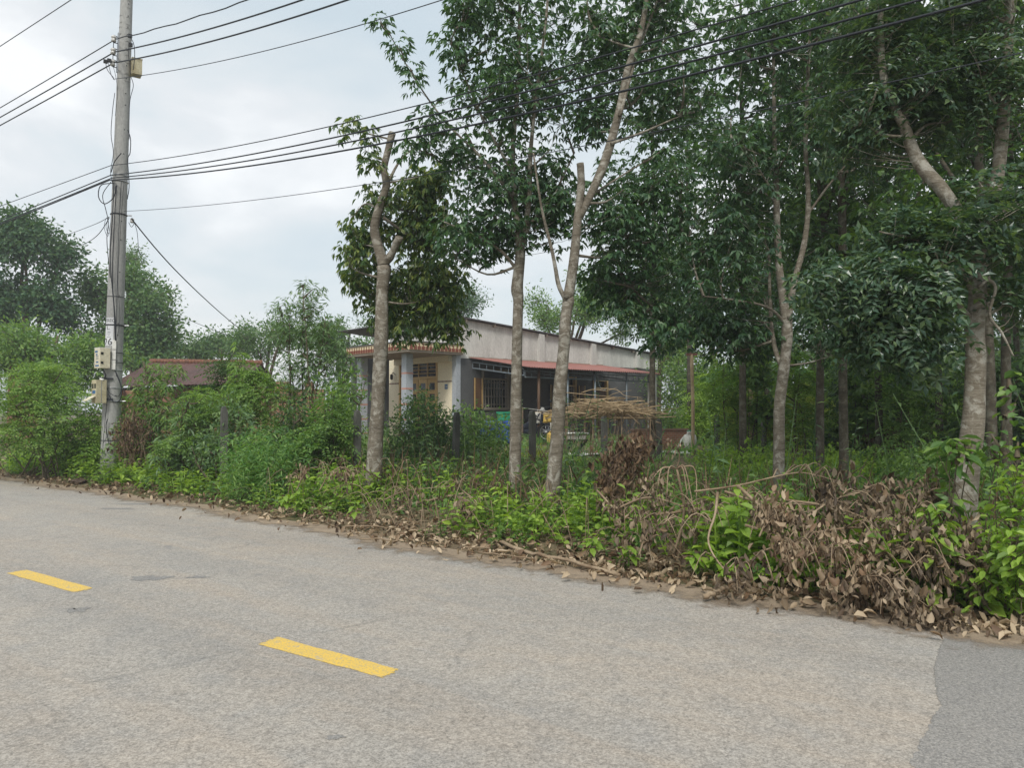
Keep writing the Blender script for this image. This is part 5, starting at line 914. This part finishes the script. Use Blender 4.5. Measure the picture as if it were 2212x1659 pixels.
# ------------------------------------------------------------------ verge: weeds, sprouts, litter
r = np.random.default_rng(200)
def verge(n, d0, d1, s0=-1.6, s1=19, clump=None):
    s = r.uniform(s0, s1, n); d = r.uniform(d0, d1, n)
    if clump: k = np.sin(s * 1.9) + np.sin(s * 3.7 + 1.3) + .6 * np.sin(s * 7.1 + d * 2) > clump; s, d = s[k], d[k]
    t = edge_t(s) + d; p = s[:, None] * RDIR + t[:, None] * RNOR; return np.c_[p, gz(p[:, 0], p[:, 1])]
TW1 = temps(shoot, 8, 31, n=11, H=.30, L=.10, Wd=.048); TW2 = temps(shoot, 8, 32, n=9, H=.16, L=.06, Wd=.034); TW3 = temps(whorl, 6, 33, K=6, pet=.04, L=.075, Wd=.034, style='o8', droop=.2, nl=1); TGR = temps(blades, 6, 34, n=10, H=.28)
def drop_heap(P):           # keep the weeds thin where the dead branches lie
    s, t = st(P[:, 0], P[:, 1]); k = ~((s > .3) & (s < 1.9) & (r.random(len(P)) < .6)); return P[k]
parts_ = [scatter(TW1, verge(420, .35, 1.7, 7, 19), None, (.7, 1.5), .9, r), scatter(TW1, verge(130, .3, 1.0, .2, 2.4), None, (.7, 1.9), .9, r), scatter(TW1, verge(60, .5, 1.3, 1.4, 5.5), None, (.7, 1.3), .9, r), scatter(TW1, drop_heap(verge(620, .45, 1.8, clump=-.25)), None, (.55, 1.35), .9, r), scatter(TW1, verge(160, 1.0, 2.0), None, (.9, 1.6), .9, r)]
tag(link('roadside_weeds', mesh('roadside_weeds', cat(parts_), M['lime_leaf'])), 'bright green broad leaved weeds along the road edge', 'weeds', kind='stuff')
parts_ = [scatter(TW2, drop_heap(verge(700, .25, 1.9, clump=-.9)), None, (.6, 1.5), .9, r), scatter(TW3, drop_heap(verge(420, .3, 2.2, clump=-1)), None, (.6, 1.4), .8, r), scatter(TS, verge(900, 1.3, 3.2), None, (.8, 1.6), .8, r), scatter(TW1, verge(380, 1.6, 3.6), None, (.9, 1.6), .9, r)]
tag(link('undergrowth_mass', mesh('undergrowth_mass', cat(parts_), M['shrub_leaf'])), 'darker green low growth behind the roadside weeds', 'undergrowth', kind='stuff')
p1 = verge(900, .8, 6, -6, 22); p2 = verge(1500, 3, 16, -12, 24)
tag(link('yard_grass', mesh('yard_grass', cat([scatter(TGR, p1, None, (.7, 1.3), .95, r), scatter(TGR, p2, None, (.8, 1.6), .95, r)]), M['grass'])), 'rough grass covering the ground among the trees', 'grass', kind='stuff')
cs = []
for p_ in np.vstack([verge(150, .3, 1.8, .2, 10), verge(60, .8, 2.5, 8, 17)]):
    a_ = r.uniform(0, 6.28); d_ = A(math.cos(a_), math.sin(a_), 0); l_ = r.uniform(.25, .8); h_ = r.uniform(.15, .6); cs.append(tube(crv([p_, p_ + d_ * l_ * .4 + A(0, 0, h_), p_ + d_ * l_ + A(0, 0, h_ * r.uniform(.1, .9))], 8), [.005, .002], 4, False))
tag(link('bare_twigs', mesh('bare_twigs', cat(cs), M['stick'], True)), 'thin bare dry twigs arching out of the weeds', 'twigs', kind='stuff')
p3 = verge(700, 1.0, 4, -2, 19); tag(link('dry_stalks', mesh('dry_stalks', scatter(temps(blades, 5, 35, n=6, H=.55, Wd=.008, bend=.3), p3, None, (.6, 1.3), .9, r), M['brown_leaf'])), 'thin dry brown stalks among the weeds', 'dry stalks', kind='stuff')
tag(link('tangled_vines', mesh('tangled_vines', scatter(TS, np.vstack([verge(700, 1.6, 3.4, 4, 19)]) + np.c_[np.zeros((700, 2)), r.uniform(.05, .35, 700)], None, (.8, 1.4), .7, r), M['deep_leaf'])), 'dark tangle of vines and small leaves along the fence', 'vines', kind='stuff')
TT = temps(shoot, 8, 36, n=16, H=.95, L=.12, Wd=.032, style='d4', lean=.18)
tag(link('tall_weeds', mesh('tall_weeds', scatter(TT, np.vstack([verge(110, 2.4, 4.2, 5, 18), verge(45, 2.6, 5, -1, 6)]), None, (.6, 1.5), .92, r), M['willow_leaf'])), 'tall thin leafy weed stems rising out of the thicket', 'weeds', kind='stuff')
# individual sprouts with each leaf its own piece
lm = [mesh('sprout_leaf', leafgeo(A(0, 0, 0), A(1, 0, 0), A(0, 0, 1), .105, .058, 'o8', .16, .12 + .1 * k), M['lime_leaf'], True) for k in range(4)]
SPR = [(1500, 1230, 'big veined leaves of a bright plant below the dead branches, by the curved stem'), (1545, 1190, 'bright plant with big leaves half under the dead branches'), (1490, 1195, 'bright plant with big leaves left of the curved dead stem'), (1660, 1215, 'bright big leaved plant peeping out of the dead leaves'), (1690, 1235, 'broad pale green leaves low in front of the dead branches'), (1450, 1120, 'pale green rosette standing above the dead twigs'), (1590, 1010, 'lime green pinnate sprout beside the fan of dead stems'), (1245, 1160, 'lime sprout right of the forked trunk'), (1330, 1180, 'lime sprout beside the long grey fallen branch'), (1210, 1120, 'lime sprout at the foot of the forked trunk'), (520, 1070, 'sprout leaning over the road edge at left'), (480, 1085, 'low sprout touching the asphalt at left'), (640, 1060, 'sprout beside the curled dry leaves at left'), (720, 1085, 'sprout in the middle of the left weed bank'), (885, 1010, 'lime sprout in front of the pruned trunk'), (1870, 1225, 'green leaves caught in the middle of the dead heap'), (2075, 1280, 'lime plant at the right end of the dead heap'), (2000, 1240, 'green plant low at the right end of the dead heap')]
for px, py, lb in SPR:
    g = G(px, min(py + 45, 1300), .1); s_, t_ = st(g[0], g[1]); t_ = max(t_, edge_t(s_) + .25); g = RP(s_, t_); g[2] = gz(g[0], g[1]); hh = W(px, py, g[1])[2] - g[2]; hh = min(max(hh, .12), .8); o = thing('leafy_sprout', lb, 'sprout', g, 'leafy sprouts on the verge')
    nn = 12; ld = r.normal(size=2) * .06
    link('stem', mesh('stem', tube([(0, 0, -.05), (ld[0] * .5, ld[1] * .5, hh * .5), (ld[0], ld[1], hh)], [.007, .004], 5), M['shrub_leaf'], True), o)
    for k in range(nn):
        u = .45 + .55 * (k + 1) / nn; lf = link('leaf', lm[k % 4], o, (ld[0] * u, ld[1] * u, hh * u)); a = k * 2.4 + r.normal(0, .2); lf.rotation_euler = (r.normal(0, .15), r.uniform(-.35, .45), a); lf.scale = (r.uniform(.75, 1.15),) * 3
# fallen leaves: the nearest ones singly
lv = []
for k in range(8):
    V, T = leafgeo(A(-.05, 0, 0), A(1, 0, .05), A(0, 0, 1), .095, .045, 'o8', r.uniform(.15, .5), r.uniform(-.25, .35)); V[:, 2] += .012 * np.sin(V[:, 0] * 40 + k); lv.append((V, T))
LM = [mesh('fallen_leaf', q_, M['pale_leaf'], True) for q_ in lv]
def litter(n, s0, s1, d0, d1, pw=1.0):
    s = s0 + (s1 - s0) * r.random(n) ** pw; d = r.normal((d0 + d1) / 2, (d1 - d0) / 3, n); t = edge_t(s) + d; p = s[:, None] * RDIR + t[:, None] * RNOR; z = np.maximum(gz(p[:, 0], p[:, 1]), .018); return np.c_[p, z + .012 + .03 * r.random(n)]
for p in litter(300, .2, 8.5, -.16, .42, 1.4):
    o = link('fallen_leaf', LM[r.integers(8)], None, p); o.rotation_euler = (r.normal(0, .35), r.normal(0, .3), r.uniform(0, 6.28)); k_ = r.uniform(.4, 1.05); o.scale = (k_, k_ * r.uniform(.6, 1.2), k_ * r.uniform(.5, 1.3)); tag(o, 'curled tan dry leaf lying on the road edge', 'leaf', 'fallen leaves along the road edge')
P = np.vstack([litter(620, .2, 17, -.05, .55), litter(420, .3, 3.4, -.1, .45), litter(420, 2.4, 6.5, .0, .7), litter(350, 1, 9, .2, 1.2)]); tag(link('leaf_litter', mesh('leaf_litter', scatter(lv, P, r.normal(size=(len(P), 3)), (.4, 1.05), .55, r), M['pale_leaf'], True)), 'scattered dry leaf litter along the road edge', 'leaf litter', kind='stuff')
P = np.vstack([litter(1500, .2, 19, .0, 1.0)]); tag(link('brown_litter', mesh('brown_litter', scatter(lv, P, r.normal(size=(len(P), 3)), (.35, .9), .5, r), M['brown_leaf'], True)), 'darker rotting leaves beneath the weeds', 'leaf litter', kind='stuff')
# fallen sticks
def stick(P, rad, name, label, mat='stick', group='fallen sticks on the verge', n=16):
    P = crv(P, n); P[1:-1] += r.normal(size=(n - 2, 3)) * .006; o = link(name, mesh(name, tube(P - P[0], rad, 7), M[mat], True), None, P[0]); return tag(o, label, 'stick', group)
def gp(px, py, z): return G(px, py, z)
stick([gp(1036, 1155, .09), gp(1069, 1166, .09), gp(1137, 1192, .08), gp(1213, 1209, .07), gp(1339, 1243, .05)], [.02, .017, .014], 'fallen_branch', 'long grey fallen branch lying along the road edge')
stick([gp(858, 1100, .12), gp(920, 1082, .25), gp(1002, 1066, .38)], [.018, .014], 'fallen_branch', 'pale cut branch lying across the weeds left of the slim trunks')
stick([gp(960, 1148, .05), gp(1010, 1130, .05), gp(1058, 1140, .06)], [.014, .01], 'fallen_branch', 'short bent branch at the left end of the long fallen branch')
stick([gp(1300, 1030, .55), gp(1340, 1090, .4), gp(1420, 1110, .4), gp(1510, 1100, .45)], [.018, .012], 'fallen_branch', 'thin curved branch draped over the lime sprouts')
stick([gp(1520, 1290, .05), gp(1590, 1262, .12)], [.02, .016], 'fallen_branch', 'short pale stick pointing at the road under the big leaved plant')
stick([gp(700, 1128, .03), gp(760, 1150, .03), gp(880, 1158, .03)], .005, 'fallen_twig', 'thin reddish twig lying flat on the asphalt edge at left')
stick([gp(920, 1172, .03), gp(1000, 1178, .03), gp(1090, 1186, .03)], .005, 'fallen_twig', 'thin twig lying flat on the asphalt before the slim trunks')
for k in range(26):
    px = r.uniform(560, 2000); s_ = None; py = 885 + 2242 / 2212 * (320 + .16 * (px - 1106)) * 1.0; g = litter(1, .4, 8, -.1, .5)[0]; a = r.uniform(0, 3.14); l = r.uniform(.2, .7); d = A(math.cos(a), math.sin(a), 0)
    stick([g, g + d * l * .5 + A(0, 0, .03 * r.random()), g + d * l], r.uniform(.004, .009), 'fallen_twig', 'small brown twig lying in the leaf litter by the road', n=8)
# stones at the right and clods at the left
for px, py, rad, lb in ((2106, 1315, .05, 'pale rounded stone, largest by the road at lower right'), (2090, 1322, .035, 'small pale stone beside the largest stone'), (2160, 1330, .03, 'grey stone near the right edge of the road'), (2178, 1328, .045, 'white chunk of rubble near the right edge'), (2120, 1300, .02, 'tiny white pebble above the largest stone'), (2140, 1340, .02, 'tiny grey pebble on the dirt at lower right')):
    V, T = revolve([(0, -.7), (.6, -.5), (1, 0), (.75, .5), (.3, .75), (0, .8)], 9); V = (V * A(1.2, .85, .65) + r.normal(size=V.shape) * .09) * rad; tag(link('stone', mesh('stone', (V, T), M['stone'], True), None, gp(px, py, .03)), lb, 'stone', 'stones at the road edge')
for px, py, rad, lb in ((150, 1028, .16, 'dark earth clod under the weeds left of the pole'), (205, 1032, .2, 'largest dark earth clod by the road left of the pole'), (170, 1040, .12, 'small earth clod nearest the road left of the pole')):
    g = gp(px, py, .08); V, T = revolve([(0, -.4), (.7, -.4), (1, 0), (.7, .4), (.2, .6), (0, .62)], 14); V = (V * A(1.3, .9, .6) + r.normal(size=V.shape) * .1) * rad; tag(link('earth_clod', mesh('earth_clod', (V, T), M['clod'], False), None, g), lb, 'clod', 'earth clods at the road edge')

# ------------------------------------------------------------------ dead branches
TD = temps(droopy, 10, 41, n=7, L=.066, Wd=.03)
def dead_branch(P, rad, nl, label, seed, side=8, leaf='dry_leaf', group='cut dead branches heaped by the road', sc=(.6, 1.15), sl=.35):
    q_ = np.random.default_rng(seed); P = crv(P, 22); b = P[0].copy(); ws = [tube(P, rad, 7)]; tips = []
    for k in range(side):
        i = q_.integers(4, 21); d = nrm(P[min(i + 1, 21)] - P[i - 1]); v = nrm(np.cross(d, q_.normal(size=3))) * .8 + d * .6; v[2] = abs(v[2]) * .12; e = P[i] + v * sl * q_.uniform(.4, 1.2); m = (P[i] + e) / 2 + A(0, 0, .06); e[2] = max(e[2] - .12, .08); c = crv([P[i], m, e], 8); ws.append(tube(c, [.0055, .0025], 4)); tips += list(c[3:])
    tips += list(P[6:]); tips = np.array(tips); kk = q_.integers(0, len(tips), max(3, nl // 3)); k = kk[q_.integers(0, len(kk), nl)]; pos = tips[k] + q_.normal(size=(nl, 3)) * A(.035, .035, .05) - A(0, 0, .02); pos[:, 2] = np.maximum(pos[:, 2], gz(pos[:, 0], pos[:, 1]) + .07)
    o = thing('dead_branch', label, 'dead branch', b, group); part('stem', cat(ws), M['stick'], o, True, b); part('dry_leaves', scatter(TD, pos, None, sc, .85, q_), M[leaf], o, True, b)
DBR = [([(1565, 1040, 6.3), (1640, 1062, 6.2), (1758, 1069, 6.1), (1850, 1080, 5.9)], .012, 26, 'upper pale dead branch reaching left above the heap'),
       ([(1500, 1040, 6.2), (1594, 1027, 6.2), (1703, 1002, 6.1), (1755, 1003, 6.0), (1845, 1032, 5.9), (1890, 1070, 5.8)], .009, 24, 'highest thin dead branch arching above the heap'),
       ([(1698, 1081, 5.9), (1796, 1095, 5.7), (1894, 1127, 5.5), (2009, 1147, 5.35), (2084, 1173, 5.2)], .012, 46, 'dead branch running right towards the thick pale trunk'),
       ([(1610, 1135, 5.7), (1695, 1161, 5.5), (1767, 1210, 5.3), (1842, 1236, 5.15), (1969, 1317, 4.9), (2041, 1356, 4.72)], .011, 36, 'long dead branch slanting down across the heap to the road'),
       ([(1842, 1236, 5.15), (1905, 1212, 5.1), (1969, 1208, 5.05), (2032, 1231, 5.0)], .008, 34, 'arched dead branch hung with brown leaves at the right of the heap'),
       ([(1850, 1239, 5.15), (1880, 1290, 5.0), (1915, 1330, 4.85)], .008, 14, 'short pale dead branch poking down to the asphalt'),
       ([(1594, 1050, 6.0), (1654, 1101, 5.8), (1720, 1130, 5.6), (1790, 1150, 5.4)], .014, 36, 'thick cut dead branch at the left of the heap'),
       ([(1720, 1110, 5.6), (1800, 1060, 5.6), (1880, 1040, 5.6), (1950, 1060, 5.5)], .009, 50, 'dead branch with bunched brown leaves along the top of the heap'),
       ([(1730, 1250, 5.2), (1745, 1215, 5.15), (1790, 1205, 5.1), (1830, 1240, 5.0)], .008, 32, 'low arched dead branch with big pale curled leaves'),
       ([(1760, 1150, 5.4), (1850, 1140, 5.3), (1950, 1160, 5.2), (2000, 1200, 5.1)], .009, 46, 'dead branch through the thick middle of the heap'),
       ([(1640, 1160, 5.5), (1660, 1120, 5.5), (1700, 1090, 5.5)], .008, 24, 'upright dead twig with pale hanging leaves at the left of the heap'),
       ([(1940, 1130, 5.3), (1985, 1060, 5.35), (2000, 1020, 5.4)], .008, 22, 'thin upright dead twig before the thick pale trunk'),
       ([(1650, 1190, 5.35), (1700, 1175, 5.3), (1760, 1180, 5.2)], .007, 26, 'low dead branch with orange brown leaves at the left of the heap'),
       ([(1900, 1260, 5.05), (1960, 1240, 5.0), (2050, 1220, 5.0), (2075, 1235, 4.95)], .007, 26, 'dead branch with drooping leaves at the far right of the heap'),
       ([(1790, 1290, 5.0), (1850, 1270, 4.98), (1930, 1285, 4.9)], .007, 30, 'lowest dead branch lying among fallen leaves'),
       ([(1550, 1065, 6.0), (1545, 1110, 5.8), (1530, 1170, 5.6), (1560, 1225, 5.4), (1600, 1250, 5.3)], .012, 10, 'bare curved brown stem left of the heap'),
       ([(1330, 1100, 6.6), (1400, 1075, 6.5), (1480, 1095, 6.3), (1560, 1110, 6.1)], .011, 26, 'dead branch lying across the green weeds'),
       ([(1290, 1060, 6.9), (1340, 1110, 6.6), (1390, 1130, 6.4)], .01, 24, 'dead branch with brown leaves right of the forked trunk'),
       ([(1380, 1200, 6.0), (1400, 1150, 6.0), (1440, 1130, 6.0)], .008, 18, 'drooping dead twig above the roadside leaves'),
       ([(1590, 1265, 5.35), (1600, 1225, 5.35), (1640, 1200, 5.3)], .008, 20, 'small dead twig bending to the road edge'),
       ([(640, 1060, 9.6), (665, 1015, 9.6), (700, 1010, 9.5)], .009, 14, 'curled pale dead leaves on a twig in the left weeds'),
       ([(690, 1060, 9.4), (715, 1020, 9.4), (740, 1030, 9.3)], .008, 14, 'dark shrivelled dead twig in the left weeds'),
       ([(830, 1080, 8.9), (880, 1060, 8.8), (985, 1050, 8.6)], .009, 16, 'dead twig with withered leaves left of the slim trunk'),
       ([(1000, 1060, 8.2), (1030, 1090, 8.0), (980, 1110, 8.0)], .007, 14, 'withered dead twig before the slim bumpy trunk')]
for k, (P, rad, nl, lb) in enumerate(DBR): dead_branch([W(a_, b_ - (14 if d_ < 5.25 and k != 3 else -22 if k in (0, 1, 7, 11) else 0), d_ + .06) for a_, b_, d_ in P], [rad, rad * .6, rad * .3], int(nl * (.8 if k in (0, 1, 7, 11) else 1.15 if k < 16 else .7)), lb, 300 + k, 11 if nl > 20 else 6, 'pale_leaf' if k in (8, 10, 12, 20) else 'dry_leaf')
b = foot(1340, 7.9)
shrub('dead_bush', 'standing dead bush full of brown withered leaves before the straw heap', 'bush', 1340, 7.8, [B(1345, 985, 7.8, 55, 45, .35, 70), B(1320, 1040, 7.6, 60, 40, .35, 55), B(1375, 960, 7.9, 35, 30, .25, 26)], TD, 'brown_leaf', 350, 14, bark='stick', sc=(.7, 1.2), sr=.009)
# fan of bare dead stems
c = W(1462, 1012, 6.4); b = onG(1450, 6.6); o = thing('dead_branch', 'fan of bare dead stems arching down from one point', 'dead branch', b, 'cut dead branches heaped by the road')
ws, tp = [tube(crv([b, (b + c) / 2 + A(.08, 0, 0), c], 8), [.014, .009], 6)], []
for px, py, ux in ((1500, 1110, 1480), (1505, 1090, 1500), (1420, 1060, 1430), (1405, 1040, 1430), (1485, 1070, 1475), (1440, 1080, 1445), (1460, 960, 1468)):
    e_ = W(px, py, 6.3); P = crv([c, W(ux, 1012 if py > 1000 else 985, 6.35), e_], 10); ws.append(tube(P, [.007, .004], 5)); tp.append(e_)
part('stem', cat(ws), M['stick'], o, True, b); part('dry_leaves', scatter(TD, np.repeat(np.array(tp), 3, 0) + r.normal(size=(21, 3)) * .03, None, (.5, .8), .9, r), M['dry_leaf'], o, True, b)

# straw heap on its rack
p = onG(1310, 15.0); sh_ = thing('straw_heap', 'long heap of dry straw coloured sticks piled on a rack in the yard', 'stick pile', p)
zt = W(1310, 903, 15)[2] - p[2]; sm = [mesh('dry_stick', tube(crv([(-1, 0, 0), (-.3, .03 * k, .04), (.4, -.05, .02 * k), (1, .05, .1)], 12), [.011, .004], 4), M['straw'], True) for k in range(5)]
for k in range(170):
    x_ = np.clip(r.normal(0, .42), -.85, .85); lf = link('dry_stick', sm[r.integers(5)], sh_, (x_, r.normal(0, .22), zt + .03 + abs(r.normal(0, .21)) * max(.12, 1 - abs(x_ - .05) * 1.05))); lf.rotation_euler = (r.normal(0, .3), r.normal(0, .12), r.normal(0, .6) + (math.pi if r.random() < .5 else 0)); lf.scale = (r.uniform(.3, .7),) + (1.0, 1.0)
for k in range(110):
    x_ = r.uniform(-.7, .8); lf = link('dry_stick', sm[k % 5], sh_, (x_, r.normal(0, .15), zt + .06 + .2 * r.random() * max(.2, 1 - abs(x_)))); lf.rotation_euler = (0, -r.uniform(.3, 1.2), r.uniform(0, 6.28)); lf.scale = (r.uniform(.1, .24), .45, .45)
for xx in (-.8, -.3, .25, .8):
    for yy in (-.2, .2): link('rack_leg', mesh('rack_leg', tube([(xx, yy, -.1), (xx + .02, yy, zt + .02)], .012, 6), M['stick'], True), sh_)
dm_ = [mesh('hanging_twig', tube(crv([(0, 0, 0), (.05 * k, .03, -.35), (.02, -.05 * k, -.75)], 8), [.006, .003], 4, False), M['stick'], True) for k in range(4)]
for k in range(60): lf = link('hanging_twig', dm_[k % 4], sh_, (r.uniform(-.85, .85), r.normal(0, .2), zt + .05)); lf.rotation_euler = (r.normal(0, .3), r.normal(0, .35), r.uniform(0, 6.28)); lf.scale = (1, 1, r.uniform(.5, 1.2))
link('rack_rail', mesh('rack_rail', cat([tube([(-.95, yy, zt), (.95, yy, zt)], .02, 6) for yy in (-.2, .2)]), M['straw'], True), sh_)

# ------------------------------------------------------------------ humid air
m, nt, out = newmat('humid_air'); pv = N(nt, 'ShaderNodeVolumePrincipled', inp={'Density': .0020, 'Anisotropy': .2}); pv.inputs['Color'].default_value = (.93, .96, 1, 1); nt.links.new(pv.outputs[0], out.inputs['Volume'])
hz = link('haze', mesh('haze', box(-330, 330, -330, 520, -1.2, 11.5), m)); tag(hz, 'thin pale humid air', 'haze', kind='stuff')
